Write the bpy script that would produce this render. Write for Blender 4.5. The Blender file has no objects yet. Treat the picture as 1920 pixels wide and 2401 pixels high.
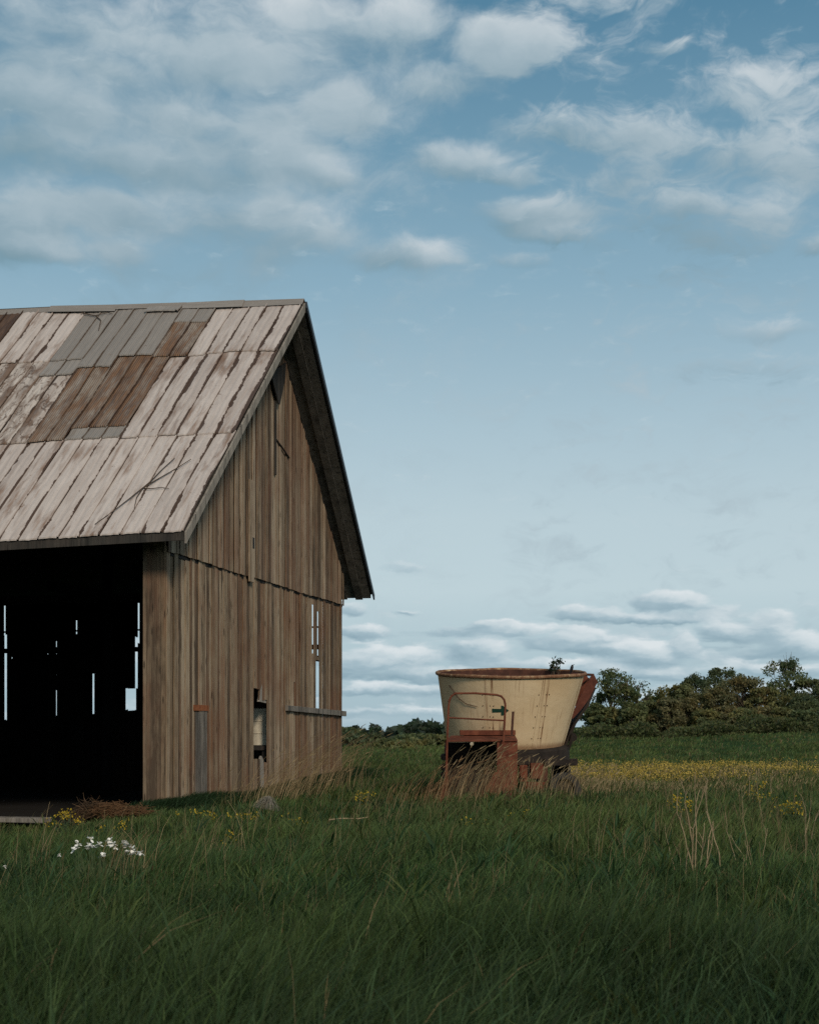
import bpy, bmesh, math, random
import numpy as np
from mathutils import Vector, Matrix

C = bpy.data.collections.new("place")
SC = bpy.context.scene
SC.collection.children.link(C)
R = math.radians

# ------------------------------------------------------------------ camera
F, HZ, EYE = 3335.0, 1700.0, 1.4          # 50 mm lens in source pixels, horizon row, eye height
cam = bpy.data.cameras.new("camera")
camo = bpy.data.objects.new("camera", cam); C.objects.link(camo)
cam.sensor_fit = 'VERTICAL'; cam.sensor_height = 36.0
cam.lens = F / 2401 * 36.0
cam.shift_y = (HZ - 1200.5) / 2401
cam.clip_start = 0.1; cam.clip_end = 20000
camo.location = (0, 0, EYE); camo.rotation_euler = (R(90), 0, 0)
cam.dof.use_dof = True; cam.dof.focus_distance = 27.0; cam.dof.aperture_fstop = 5.0
SC.camera = camo

# ------------------------------------------------------------------ world
SUN_AZ, SUN_EL = 22.0, 31.0               # degrees to the right of straight behind the camera
tosun = Vector((math.sin(R(SUN_AZ)) * math.cos(R(SUN_EL)), -math.cos(R(SUN_AZ)) * math.cos(R(SUN_EL)), math.sin(R(SUN_EL))))
SC.view_settings.view_transform = 'Standard'
SC.view_settings.look = 'None'
SC.view_settings.exposure = 0.0
SC.view_settings.gamma = 1.0
SC.cycles.max_bounces = 5
SC.cycles.diffuse_bounces = 3
SC.cycles.transmission_bounces = 3
SC.cycles.use_denoising = False


class NT:
    """tiny helper to write node trees"""
    def __init__(s, tree): s.t = tree
    def n(s, typ, **kw):
        nd = s.t.nodes.new(typ)
        for k, v in kw.items(): setattr(nd, k, v)
        return nd
    def put(s, sock, v):
        if isinstance(v, bpy.types.NodeSocket): s.t.links.new(v, sock)
        elif v is not None:
            if isinstance(v, (tuple, list)) and len(v) == 3 and sock.type == 'RGBA': v = (*v, 1)
            sock.default_value = v
    def m(s, op, a, b=None, c=None, clamp=False):
        nd = s.n('ShaderNodeMath', operation=op); nd.use_clamp = clamp
        s.put(nd.inputs[0], a)
        if b is not None: s.put(nd.inputs[1], b)
        if c is not None: s.put(nd.inputs[2], c)
        return nd.outputs[0]
    def v(s, op, a, b=None):
        nd = s.n('ShaderNodeVectorMath', operation=op)
        s.put(nd.inputs[0], a)
        if b is not None: s.put(nd.inputs[1], b)
        return nd.outputs['Value'] if op in ('LENGTH', 'DOT_PRODUCT') else nd.outputs[0]
    def xyz(s, x, y, z):
        nd = s.n('ShaderNodeCombineXYZ')
        for i, q in enumerate((x, y, z)): s.put(nd.inputs[i], q)
        return nd.outputs[0]
    def sep(s, v):
        nd = s.n('ShaderNodeSeparateXYZ'); s.put(nd.inputs[0], v); return nd.outputs
    def noise(s, vec, scale, detail=4, rough=.55, dist=0.0, out=0):
        nd = s.n('ShaderNodeTexNoise'); s.put(nd.inputs['Vector'], vec)
        nd.inputs['Scale'].default_value = scale; nd.inputs['Detail'].default_value = detail
        nd.inputs['Roughness'].default_value = rough; nd.inputs['Distortion'].default_value = dist
        return nd.outputs[out]
    def ss(s, val, a, b, to0=0.0, to1=1.0):
        nd = s.n('ShaderNodeMapRange', interpolation_type='SMOOTHSTEP')
        s.put(nd.inputs['Value'], val)
        nd.inputs['From Min'].default_value = a; nd.inputs['From Max'].default_value = b
        nd.inputs['To Min'].default_value = to0; nd.inputs['To Max'].default_value = to1
        return nd.outputs[0]
    def mix(s, f, a, b, blend='MIX'):
        nd = s.n('ShaderNodeMix', data_type='RGBA', blend_type=blend)
        s.put(nd.inputs[0], f); s.put(nd.inputs[6], a); s.put(nd.inputs[7], b)
        return nd.outputs[2]
    def ramp(s, f, stops):
        nd = s.n('ShaderNodeValToRGB'); s.put(nd.inputs[0], f)
        e = nd.color_ramp.elements
        e[0].position, e[0].color = stops[0][0], (*stops[0][1], 1)
        e[1].position, e[1].color = stops[-1][0], (*stops[-1][1], 1)
        for p, c in stops[1:-1]:
            q = e.new(p); q.color = (*c, 1)
        return nd.outputs[0]
    def attr(s, name, out='Fac'):
        nd = s.n('ShaderNodeAttribute', attribute_name=name); return nd.outputs[out]


def srgb(r, g, b):
    f = lambda c: (c / 255 / 12.92) if c / 255 <= .04045 else ((c / 255 + .055) / 1.055) ** 2.4
    return (f(r), f(g), f(b))


world = bpy.data.worlds.new("World"); SC.world = world; world.use_nodes = True
def build_world():
    t = world.node_tree; t.nodes.clear(); N = NT(t)
    out = N.n('ShaderNodeOutputWorld'); bg = N.n('ShaderNodeBackground')
    STR = 0.1; bg.inputs[1].default_value = STR
    t.links.new(bg.outputs[0], out.inputs[0])
    sky = N.n('ShaderNodeTexSky', sky_type='NISHITA'); sky.sun_disc = False
    sky.sun_elevation = R(SUN_EL); sky.sun_rotation = math.atan2(tosun.x, tosun.y)
    d = N.n('ShaderNodeTexCoord').outputs['Generated']
    X, Y, Z = N.sep(d)
    az = N.m('ARCTAN2', X, Y)
    el = N.m('ARCSINE', Z)
    k = lambda c, g=1.0: tuple(q * g / STR for q in c)
    # clear air: from pale at the horizon to deep blue overhead
    grad = N.ramp(N.m('MULTIPLY', el, 1.6), [
        (0.0, srgb(166, 189, 200)), (0.05, srgb(168, 192, 203)), (0.15, srgb(191, 209, 216)), (0.23, srgb(187, 206, 214)), (0.33, srgb(171, 195, 207)),
        (0.48, srgb(139, 173, 192)), (0.62, srgb(112, 152, 175)), (0.75, srgb(84, 130, 158)), (1.0, srgb(66, 112, 143))])
    air = N.v('SCALE', grad); air.node.inputs['Scale'].default_value = 1 / STR
    base = N.mix(0.05, air, N.mix(1.0, sky.outputs[0], (.8, 1.0, .92), 'MULTIPLY'))
    p2 = N.xyz(az, el, 0.0)
    S_ = 1920 / 1724
    def warped(sc, amp, det, seed):
        w_ = N.noise(N.v('ADD', N.v('MULTIPLY', p2, sc), (seed, seed * 1.7, 0)), 1.0, det, .55, out=1)
        return N.v('MULTIPLY', N.v('SUBTRACT', w_, (.5, .5, .5)), amp)
    def puffs(lst, pw, ramp0, ramp1):
        """each puff: place in the sky, half width, half height, weight; returns cover and how far up its own puff a ray is"""
        G = W = H_ = None
        for x, y, rx, ry, w in lst:
            tx = (x * S_ - 960) / F; ty = (HZ - y * S_) / F
            a0 = math.atan(tx); e0 = math.atan(ty * math.cos(a0))
            q = N.v('MULTIPLY', N.v('SUBTRACT', pw, (a0, e0, 0)), (F / S_ / rx, F / S_ / ry, 0))
            g = N.ss(N.v('LENGTH', q), ramp0, ramp1, 0, w)
            hy = N.m('MULTIPLY', N.v('DOT_PRODUCT', q, (.35, .9, 0)), g)
            G = g if G is None else N.m('SMOOTH_MAX', G, g, .25)
            W = g if W is None else N.m('ADD', W, g)
            H_ = hy if H_ is None else N.m('ADD', H_, hy)
        return G, N.m('DIVIDE', H_, N.m('ADD', W, .15))
    pw = N.v('ADD', p2, N.v('ADD', warped((9, 13, 1), (.055, .034, 0), 4, 0.0), warped((38, 52, 1), (.012, .010, 0), 4, 4.0)))
    high = [(330, 300, 600, 330, .64), (560, 90, 620, 160, .56), (1420, 330, 480, 190, .34), (1560, 400, 300, 160, .30), (1640, 240, 220, 180, .25), (200, 55, 270, 75, .62), (40, 60, 160, 60, .5), (700, 45, 250, 75, .75), (850, 50, 140, 65, .8), (450, 30, 200, 60, .5),
            (1085, 112, 170, 72, 1.0), (910, 172, 170, 42, .7), (510, 132, 180, 66, 1.0), (220, 155, 130, 48, .75),
            (50, 190, 140, 95, .9), (150, 245, 160, 62, .9), (720, 232, 120, 70, 1.0), (560, 262, 170, 62, .8), (390, 240, 140, 52, .85),
            (300, 330, 180, 52, .95), (440, 312, 150, 55, .8), (620, 345, 170, 62, .85), (700, 372, 85, 28, .9), (60, 305, 130, 42, .8),
            (180, 440, 230, 62, .95), (50, 485, 150, 72, .95), (260, 520, 100, 32, .8), (560, 446, 150, 52, .9), (650, 495, 170, 52, .75), (90, 530, 150, 32, .85),
            (845, 547, 140, 42, .95), (980, 330, 140, 40, .8), (1060, 356, 90, 26, .75), (1250, 282, 150, 42, .75), (1150, 270, 130, 30, .6),
            (1130, 442, 160, 52, .85), (1180, 490, 120, 26, .6), (1400, 292, 180, 62, .72), (1330, 372, 150, 50, .6), (1600, 292, 200, 66, .78), (1690, 335, 100, 62, .72),
            (1640, 180, 140, 75, .62), (1565, 195, 80, 42, .6), (1480, 442, 180, 52, .7), (1600, 445, 150, 52, .7), (1560, 502, 150, 40, .6), (1700, 505, 75, 32, .72),
            (1400, 108, 95, 17, .6), (1110, 557, 120, 22, .45), (1600, 690, 210, 32, .42), (1640, 768, 180, 42, .5), (1200, 8, 220, 32, .45)]
    G, up = puffs(high, pw, 1.45, .15)
    side = N.ss(N.m('ABSOLUTE', az), .38, .7, 0, .62)
    G = N.m('MAXIMUM', G, N.m('MULTIPLY', side, N.ss(el, .1, .3)))
    n0 = N.noise(N.v('MULTIPLY', pw, (16, 26, 1)), 1.0, 8, .58, .3)
    n2 = N.noise(N.v('MULTIPLY', p2, (7, 12, 1)), 1.0, 4, .5)
    wsp = N.noise(N.v('ADD', N.v('MULTIPLY', pw, (30, 62, 1)), N.v('MULTIPLY', warped((14, 14, 1), (2.2, 2.2, 0), 2, 7.0), (1, 1, 0))), 1.0, 7, .62, .6)
    east = N.ss(az, .02, .10, 0, .9)
    dens = N.m('ADD', G, N.m('ADD', N.m('MULTIPLY', N.m('SUBTRACT', n0, .5), 1.15), N.m('MULTIPLY', N.m('SUBTRACT', wsp, .5), N.m('ADD', .35, east))))
    mask = N.ss(dens, .14, .84)
    tone = N.m('ADD', N.m('MULTIPLY', up, .62), N.m('ADD', .06, N.m('ADD', N.m('MULTIPLY', N.m('ADD', n0, n2), .38), N.m('MULTIPLY', wsp, .16))))
    ccol = N.ramp(tone, [(.14, srgb(114, 146, 160)), (.40, srgb(147, 170, 182)), (.60, srgb(172, 189, 198)), (.86, srgb(203, 212, 217))])
    ccol = N.v('SCALE', ccol); ccol.node.inputs['Scale'].default_value = 1 / STR
    c1 = N.mix(N.m('MULTIPLY', mask, .94), base, ccol)
    # cumulus rows low over the horizon
    pl = N.v('ADD', p2, N.v('ADD', warped((26, 60, 1), (.022, .010, 0), 5, 9.0), warped((90, 170, 1), (.006, .0045, 0), 3, 2.0)))
    lowp = [(1407, 1268, 95, 26, 1.0), (1235, 1291, 95, 20, .85), (1383, 1302, 170, 15, .9), (1500, 1285, 70, 18, .6), (1057, 1330, 150, 20, .85), (1039, 1314, 65, 14, .8),
            (849, 1194, 65, 17, .5), (855, 1289, 30, 7, .55), (742, 1285, 45, 18, .7), (766, 1330, 60, 16, .8), (807, 1386, 115, 34, 1.0), (740, 1400, 80, 30, .8), (1003, 1368, 85, 28, .9), (1158, 1355, 85, 22, .8),
            (1223, 1343, 75, 28, .9), (1270, 1368, 115, 14, .8), (1354, 1380, 105, 30, .8), (1437, 1356, 40, 30, .9), (1556, 1332, 90, 30, .85), (1627, 1314, 50, 38, .95), (1662, 1344, 85, 28, .8), (1690, 1368, 110, 26, .8),
            (900, 1420, 180, 16, .7), (1120, 1400, 190, 18, .65), (800, 1455, 160, 14, .65), (1050, 1450, 200, 14, .55), (1350, 1420, 220, 18, .65), (1600, 1410, 180, 20, .7), (1250, 1470, 300, 14, .5), (850, 1500, 250, 12, .5), (1650, 1460, 200, 16, .5)]
    GL, upl = puffs(lowp, pl, 1.35, .25)
    nl = N.noise(N.v('MULTIPLY', pl, (34, 90, 1)), 1.0, 7, .58, .2)
    nb = N.noise(N.v('MULTIPLY', p2, (9, 60, 1)), 1.0, 5, .55, .2)
    ld = N.m('ADD', GL, N.m('MULTIPLY', N.m('SUBTRACT', nl, .5), .9))
    ld = N.m('ADD', ld, N.m('MULTIPLY', N.ss(el, .095, .05), N.m('MULTIPLY', N.ss(nb, .42, .62), .5)))
    lm = N.m('MULTIPLY', N.ss(ld, .22, .72), N.ss(el, -.005, .012))
    lt = N.m('ADD', N.m('MULTIPLY', upl, .55), N.m('ADD', .12, N.m('MULTIPLY', nl, .66)))
    lcol = N.ramp(lt, [(.10, srgb(132, 160, 174)), (.36, srgb(162, 185, 196)), (.56, srgb(197, 211, 217)), (.8, srgb(222, 229, 232))])
    lcol = N.v('SCALE', lcol); lcol.node.inputs['Scale'].default_value = 1 / STR
    c2 = N.mix(N.m('MULTIPLY', lm, .92), c1, lcol)
    t.links.new(c2, bg.inputs[0])
build_world()

sun = bpy.data.lights.new("sun", 'SUN'); sun.energy = 2.3; sun.angle = R(11); sun.color = (1.0, .85, .68)
suno = bpy.data.objects.new("sun", sun); C.objects.link(suno)
suno.rotation_euler = tosun.to_track_quat('Z', 'Y').to_euler()
suno.location = (20, -20, 40)

# ------------------------------------------------------------------ helpers
def tag(o, label=None, cat=None, group=None, kind=None):
    for k, v in (('label', label), ('category', cat), ('group', group), ('kind', kind)):
        if v: o[k] = v
    return o
def empty(name, loc, rz=0.0):
    o = bpy.data.objects.new(name, None); C.objects.link(o)
    o.location = loc; o.rotation_euler = (0, 0, rz); o.empty_display_size = .2
    return o

class MB:
    """collects faces with a per-face random number and uv, links them as one mesh object"""
    def __init__(s): s.v = []; s.f = []; s.r = []; s.uv = []
    def face(s, pts, rnd=0.0, uv=None):
        b = len(s.v); s.v += [tuple(p) for p in pts]; s.f.append(tuple(range(b, b + len(pts)))); s.r.append(rnd)
        s.uv.append(uv or [(0, 0)] * len(pts))
    def hexa(s, p, rnd=0.0):
        """p: 4 bottom points then 4 top points, same winding (counter-clockwise from above)"""
        for q in ((3, 2, 1, 0), (4, 5, 6, 7), (0, 1, 5, 4), (1, 2, 6, 5), (2, 3, 7, 6), (3, 0, 4, 7)):
            s.face([p[i] for i in q], rnd)
    def box(s, x0, x1, y0, y1, z0, z1, rnd=0.0):
        s.hexa([(x0, y0, z0), (x1, y0, z0), (x1, y1, z0), (x0, y1, z0), (x0, y0, z1), (x1, y0, z1), (x1, y1, z1), (x0, y1, z1)], rnd)
    def prism(s, poly, d, rnd=0.0):
        """poly: planar loop of points, d: thickness vector"""
        d = Vector(d); a = [Vector(p) for p in poly]; b = [p + d for p in a]
        s.face(a[::-1], rnd); s.face(b, rnd)
        n = len(a)
        for i in range(n): s.face([a[i], a[(i + 1) % n], b[(i + 1) % n], b[i]], rnd)
    def tube(s, pts, r, n=6, rnd=0.0, r1=None, cap=True):
        pts = [Vector(p) for p in pts]; rings = []
        m = len(pts)
        up = Vector((.13, .21, .97)).normalized()
        for i, p in enumerate(pts):
            t = (pts[min(i + 1, m - 1)] - pts[max(i - 1, 0)])
            t = t.normalized() if t.length > 1e-9 else Vector((0, 0, 1))
            a = t.cross(up)
            if a.length < .05: a = t.cross(Vector((1, 0, 0)))
            a.normalize(); b = t.cross(a)
            rr = r if r1 is None else r + (r1 - r) * i / (m - 1)
            rings.append([p + a * (rr * math.cos(2 * math.pi * k / n)) + b * (rr * math.sin(2 * math.pi * k / n)) for k in range(n)])
        for i in range(m - 1):
            for k in range(n):
                k2 = (k + 1) % n
                s.face([rings[i][k], rings[i][k2], rings[i + 1][k2], rings[i + 1][k]], rnd)
        if cap:
            s.face(rings[0][::-1], rnd); s.face(rings[-1], rnd)
    def lathe(s, prof, cx=0, cy=0, n=32, rnd=0.0, a0=0.0, a1=2 * math.pi):
        for i in range(len(prof) - 1):
            (r0, z0), (r1, z1) = prof[i], prof[i + 1]
            for k in range(n):
                t0 = a0 + (a1 - a0) * k / n; t1 = a0 + (a1 - a0) * (k + 1) / n
                q = [(cx + r0 * math.cos(t0), cy + r0 * math.sin(t0), z0), (cx + r0 * math.cos(t1), cy + r0 * math.sin(t1), z0),
                     (cx + r1 * math.cos(t1), cy + r1 * math.sin(t1), z1), (cx + r1 * math.cos(t0), cy + r1 * math.sin(t0), z1)]
                if r0 < 1e-6: q = [q[0], q[2], q[3]]
                elif r1 < 1e-6: q = q[:3]
                s.face(q, rnd, [(k / n, i / len(prof))] * len(q))
    def build(s, name, mat, parent=None, smooth=False, merge=True, bevel=0.0):
        me = bpy.data.meshes.new(name); me.from_pydata(s.v, [], s.f)
        at = me.attributes.new('rnd', 'FLOAT', 'FACE'); at.data.foreach_set('value', s.r)
        ul = me.uv_layers.new(name='UVMap')
        ul.data.foreach_set('uv', [c for q in s.uv for p in q for c in p])
        if merge:
            bm = bmesh.new(); bm.from_mesh(me); bmesh.ops.remove_doubles(bm, verts=bm.verts, dist=1e-5)
            bm.to_mesh(me); bm.free()
        if smooth:
            me.polygons.foreach_set('use_smooth', [True] * len(me.polygons))
        me.materials.append(mat)
        o = bpy.data.objects.new(name, me); C.objects.link(o)
        if smooth:
            md = o.modifiers.new('edge', 'EDGE_SPLIT'); md.split_angle = R(38)
        if bevel:
            md = o.modifiers.new('bevel', 'BEVEL'); md.width = bevel; md.segments = 2; md.limit_method = 'ANGLE'
        if parent: o.parent = parent
        return o

def each(name, mat, parent, *fns, **kw):
    """one part per piece, all of the same kind"""
    for f in fns:
        m_ = MB(); f(m_); m_.build(name, mat, parent, **kw)

def fast_mesh(name, verts, loops, starts, totals, mat, col=None):
    me = bpy.data.meshes.new(name)
    me.vertices.add(len(verts)); me.vertices.foreach_set('co', np.ascontiguousarray(verts, dtype=np.float32).ravel())
    me.loops.add(len(loops)); me.loops.foreach_set('vertex_index', np.ascontiguousarray(loops, dtype=np.int32))
    me.polygons.add(len(starts)); me.polygons.foreach_set('loop_start', np.ascontiguousarray(starts, dtype=np.int32))
    me.polygons.foreach_set('loop_total', np.ascontiguousarray(totals, dtype=np.int32))
    me.update(calc_edges=True)
    if col is not None:
        a = me.attributes.new('Col', 'FLOAT_COLOR', 'POINT')
        c4 = np.ones((len(verts), 4), np.float32); c4[:, :3] = col
        a.data.foreach_set('color', c4.ravel())
    me.materials.append(mat)
    o = bpy.data.objects.new(name, me); C.objects.link(o)
    return o

def quads_mesh(name, V, mat, col, parent=None):
    """V: (n,4,3) loose quads"""
    n = len(V)
    o = fast_mesh(name, V.reshape(-1, 3), np.arange(n * 4), np.arange(n) * 4, np.full(n, 4), mat, np.repeat(col, 4, axis=0))
    if parent: o.parent = parent
    return o

# ------------------------------------------------------------------ terrain
def sst(x, a, b):
    t = np.clip((np.asarray(x, float) - a) / (b - a), 0, 1); return t * t * (3 - 2 * t)
def gz(x, y):
    x = np.asarray(x, float); y = np.asarray(y, float)
    z = .05 * np.sin(x * .55 + .7) * np.sin(y * .43 + 1.1) + .03 * np.sin(x * 1.3 + y * .9) + .025 * np.sin(y * 1.7 - x * .6 + 2)
    z = z * sst(y, 2, 8) * (1 - .6 * sst(y, 40, 60))
    z = z - .40 * sst(-x, 4.5, 6.7) * sst(y, 15, 22)
    q = x - .075 * y
    z = z - .16 * sst(y, 15, 22) * (1 - sst(y, 32, 40)) * (1 - sst(x, -1.5, 1.5))
    z = z - 9.0 * sst(y, 78, 270) * sst(-q, -4, 6)
    z = z + .5 * np.sin(x * .03 + 1) * sst(y, 90, 200)
    z = z + .45 * sst(q, -2, 5) * sst(y, 55, 120) - .2 * sst(y, 38, 52) * sst(x, 4, 8) * (1 - sst(y, 70, 110))
    z = z + .55 * sst(x / np.maximum(y, 1.0), .14, .30) * sst(y, 58, 108)
    z = z - 32.0 * sst(y, 400, 3000)
    return z
def gzf(x, y): return float(gz(x, y))

# ------------------------------------------------------------------ materials
def mat(name, rough=.8, spec=.3):
    m = bpy.data.materials.new(name); m.use_nodes = True
    t = m.node_tree; N = NT(t)
    b = t.nodes['Principled BSDF']; b.inputs['Roughness'].default_value = rough
    b.inputs['Specular IOR Level'].default_value = spec
    return m, N, b

def wood_mat(name, lo, mid, hi, red=(.10, .040, .022), redamt=.5, grain=1.0):
    m, N, b = mat(name, .85, .2)
    oc = N.n('ShaderNodeTexCoord').outputs['Object']; rnd = N.attr('rnd')
    off = N.xyz(N.m('MULTIPLY', rnd, 37.1), N.m('MULTIPLY', rnd, 91.7), N.m('MULTIPLY', rnd, 13.3))
    p = N.v('ADD', oc, off)
    g1 = N.noise(N.v('MULTIPLY', p, (26, 26, .9)), 1.0, 6, .62, .4)
    g2 = N.noise(N.v('MULTIPLY', p, (5, 5, .35)), 1.0, 4, .55)
    g3 = N.noise(oc, .55, 3, .6)
    g4 = N.noise(N.v('MULTIPLY', p, (6, 6, 2.2)), 1.0, 5, .65)
    t = N.m('ADD', N.m('MULTIPLY', g1, .30), N.m('ADD', N.m('MULTIPLY', g2, .40), N.m('MULTIPLY', g4, .25)))
    t = N.m('ADD', t, N.m('MULTIPLY', N.m('SUBTRACT', rnd, .5), .26))
    col = N.ramp(t, [(.33, lo), (.48, mid), (.65, hi)])
    rm = N.ss(N.m('ADD', N.m('MULTIPLY', g3, .7), N.m('MULTIPLY', g2, .7)), .60, .85)
    rm2 = N.m('MULTIPLY', rm, redamt)
    col = N.mix(rm2, col, red)
    # damp grey-green darkening streaks and knots
    kn = N.n('ShaderNodeTexVoronoi'); N.put(kn.inputs['Vector'], N.v('MULTIPLY', p, (7, 7, 1.6))); kn.inputs['Scale'].default_value = 1
    km = N.ss(kn.outputs['Distance'], .20, .06)
    st = N.ss(N.noise(N.v('MULTIPLY', p, (9, 9, .8)), 1, 5, .65), .56, .70)
    dk = N.m('MAXIMUM', N.m('MULTIPLY', km, .8), N.m('MULTIPLY', st, .85))
    col = N.mix(dk, col, tuple(c * .38 for c in lo))
    N.put(b.inputs['Base Color'], col)
    bp = N.n('ShaderNodeBump'); bp.inputs['Strength'].default_value = .5 * grain; bp.inputs['Distance'].default_value = .012
    N.put(bp.inputs['Height'], g1); N.put(b.inputs['Normal'], bp.outputs[0])
    return m

M = {}
M['wood'] = wood_mat('weathered barn boards', (.074, .050, .032), (.225, .165, .107), (.39, .31, .22), red=(.15, .062, .030), redamt=.62)
M['wood_upper'] = wood_mat('weathered gable boards', (.076, .053, .036), (.225, .168, .113), (.39, .315, .23), red=(.135, .055, .03), redamt=.5)
M['wood_grey'] = wood_mat('grey weathered boards', (.07, .062, .053), (.19, .17, .145), (.32, .29, .25), redamt=.06)
M['wood_soffit'] = wood_mat('shade-darkened grey soffit boards', (.045, .044, .040), (.115, .11, .10), (.19, .18, .16), redamt=.05)  # soffit wood darkened; shade under the overhang put into its colour
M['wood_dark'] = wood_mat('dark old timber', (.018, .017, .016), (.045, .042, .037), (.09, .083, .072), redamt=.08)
M['wood_black'] = wood_mat('shade-black interior boards', (.004, .004, .004), (.009, .008, .008), (.014, .013, .012), redamt=.0)  # near-black tone is the barn's inner shade put into the board colour

def plain_mat(name, col, rough=.8, var=.35, scale=6.0, metal=0.0, spec=.3):
    m, N, b = mat(name, rough, spec)
    oc = N.n('ShaderNodeTexCoord').outputs['Object']
    n = N.noise(oc, scale, 6, .6)
    c = N.ramp(n, [(.25, tuple(q * (1 - var) for q in col)), (.75, tuple(min(1, q * (1 + var)) for q in col))])
    N.put(b.inputs['Base Color'], c); b.inputs['Metallic'].default_value = metal
    return m
M['dirt'] = plain_mat('shade-dark trodden earth', (.007, .006, .005), .95, .4, 3)  # floor colour lowered so that it holds the indoor shade
M['black'] = plain_mat('black rubber', (.008, .008, .008), .7, .3, 9)
M['drip'] = plain_mat('blue grey metal drip edge', (.05, .065, .085), .5, .3, 4)
M['bird'] = plain_mat('black plumage', (.012, .012, .014), .6, .3, 20)
M['beak'] = plain_mat('dark beak', (.03, .028, .025), .5, .2, 20)
M['green_paint'] = plain_mat('dark green paint', (.012, .045, .030), .5, .25, 12)
M['dead'] = plain_mat('dead grey brown twig', (.065, .045, .032), .9, .35, 9)

def leaf_mat(name, trans=.35, rough=.6, gain=1.0):
    m = bpy.data.materials.new(name); m.use_nodes = True
    t = m.node_tree; N = NT(t); b = t.nodes['Principled BSDF']; out = t.nodes['Material Output']
    c = N.attr('Col', 'Color')
    N.put(b.inputs['Base Color'], c); b.inputs['Roughness'].default_value = rough
    b.inputs['Specular IOR Level'].default_value = .12
    tr = N.n('ShaderNodeBsdfTranslucent'); N.put(tr.inputs[0], N.mix(1.0, c, (1.1, 1.15, .7), 'MULTIPLY'))
    mx = N.n('ShaderNodeMixShader'); mx.inputs[0].default_value = trans
    t.links.new(b.outputs[0], mx.inputs[1]); t.links.new(tr.outputs[0], mx.inputs[2]); t.links.new(mx.outputs[0], out.inputs[0])
    return m
M['leaf'] = leaf_mat('leaves')
M['grass'] = leaf_mat('grass blades', .30)
M['straw'] = leaf_mat('dry stems', .15, .8)
M['petal'] = leaf_mat('petals', .3, .6)
M['bark'] = plain_mat('grey brown bark', (.11, .085, .06), .9, .4, 5)

def roof_mat(name, c0, c1, rust_amt, seam_amt, corr=0.0, mott=0.0, rust=((.055, .026, .013), (.13, .068, .034))):
    """sheet metal: uv.x across the strip 0..1, uv.y metres up the slope; rnd per strip"""
    m, N, b = mat(name, .6, .35)
    uv = N.n('ShaderNodeUVMap').outputs[0]; rnd = N.attr('rnd')
    U, V, _ = N.sep(uv)
    oc = N.n('ShaderNodeTexCoord').outputs['Object']
    q = N.xyz(N.m('ADD', N.m('MULTIPLY', U, .41), N.m('MULTIPLY', rnd, 57.0)), V, N.m('MULTIPLY', rnd, 11.0))
    n1 = N.noise(N.v('MULTIPLY', q, (9, 1.3, 1)), 1, 6, .62, .5)
    n2 = N.noise(N.v('MULTIPLY', q, (2.6, .55, 1)), 1, 4, .6, .3)
    n3 = N.noise(oc, .45, 3, .55)
    fine = N.noise(oc, 22, 5, .65)
    base = N.mix(N.ss(N.m('ADD', n1, N.m('MULTIPLY', rnd, .25)), .35, .85), c1, c0)
    base = N.mix(N.m('MULTIPLY', N.ss(fine, .5, .75), .28), base, tuple(x * .55 for x in c0))
    rcol = N.mix(N.ss(n1, .35, .65), rust[0], rust[1])
    # broad stains
    bm_ = N.ss(N.m('ADD', N.m('MULTIPLY', n2, .75), N.m('ADD', N.m('MULTIPLY', n1, .35), N.m('MULTIPLY', n3, .35))), .95 - rust_amt, 1.18 - rust_amt)
    base = N.mix(N.m('MULTIPLY', bm_, .85), base, rcol)
    if mott:
        mm = N.ss(N.noise(N.v('MULTIPLY', q, (6, 3, 1)), 1, 7, .7, .8), .50, .60)
        base = N.mix(N.m('MULTIPLY', mm, mott), base, rcol)
    spk = N.ss(N.noise(N.v('MULTIPLY', oc, (7, 7, 7)), 1, 5, .7, .5), .64, .72)
    base = N.mix(N.m('MULTIPLY', spk, .75), base, rcol)
    # rust creeping from the seams
    e = N.m('MINIMUM', U, N.m('SUBTRACT', 1.0, U))
    left = N.m('LESS_THAN', U, .5)
    sn = N.noise(N.xyz(N.m('ADD', N.m('MULTIPLY', left, 5.0), N.m('MULTIPLY', rnd, 31.0)), N.m('MULTIPLY', V, .55), 3.0), 1.2, 6, .72)
    reach = N.ss(N.m('ADD', sn, N.m('MULTIPLY', N.m('SUBTRACT', rnd, .5), .12)), .46, .70, .0, seam_amt)
    reach = N.m('ADD', reach, N.m('MULTIPLY', left, .018))
    reach = N.m('ADD', reach, N.m('MULTIPLY', N.m('SUBTRACT', n1, .5), N.m('MULTIPLY', reach, .8)))
    sm = N.ss(N.m('SUBTRACT', e, reach), .012, -.020)
    base = N.mix(N.m('MULTIPLY', sm, .92), base, tuple(x * .6 for x in rust[0]))
    N.put(b.inputs['Base Color'], base)
    bp = N.n('ShaderNodeBump'); bp.inputs['Strength'].default_value = .6; bp.inputs['Distance'].default_value = .02
    h = n2
    if corr:
        w = N.m('SINE', N.m('MULTIPLY', U, 2 * math.pi * 8))
        h = N.m('ADD', n2, N.m('MULTIPLY', w, corr))
    N.put(bp.inputs['Height'], h); N.put(b.inputs['Normal'], bp.outputs[0])
    return m
M['sheet'] = roof_mat('weathered white roof sheet', (.39, .33, .295), (.52, .455, .415), .24, .19, rust=((.070, .029, .011), (.18, .086, .036)))
M['sheet_grey'] = roof_mat('bare grey roof sheet', (.215, .19, .168), (.27, .243, .218), .12, .03, corr=.2, rust=((.10, .06, .035), (.19, .13, .085)))
M['sheet_rust'] = roof_mat('rusted roof sheet', (.25, .195, .15), (.31, .255, .21), .36, .06, corr=.9, mott=.35, rust=((.060, .025, .010), (.185, .086, .034)))
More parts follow.
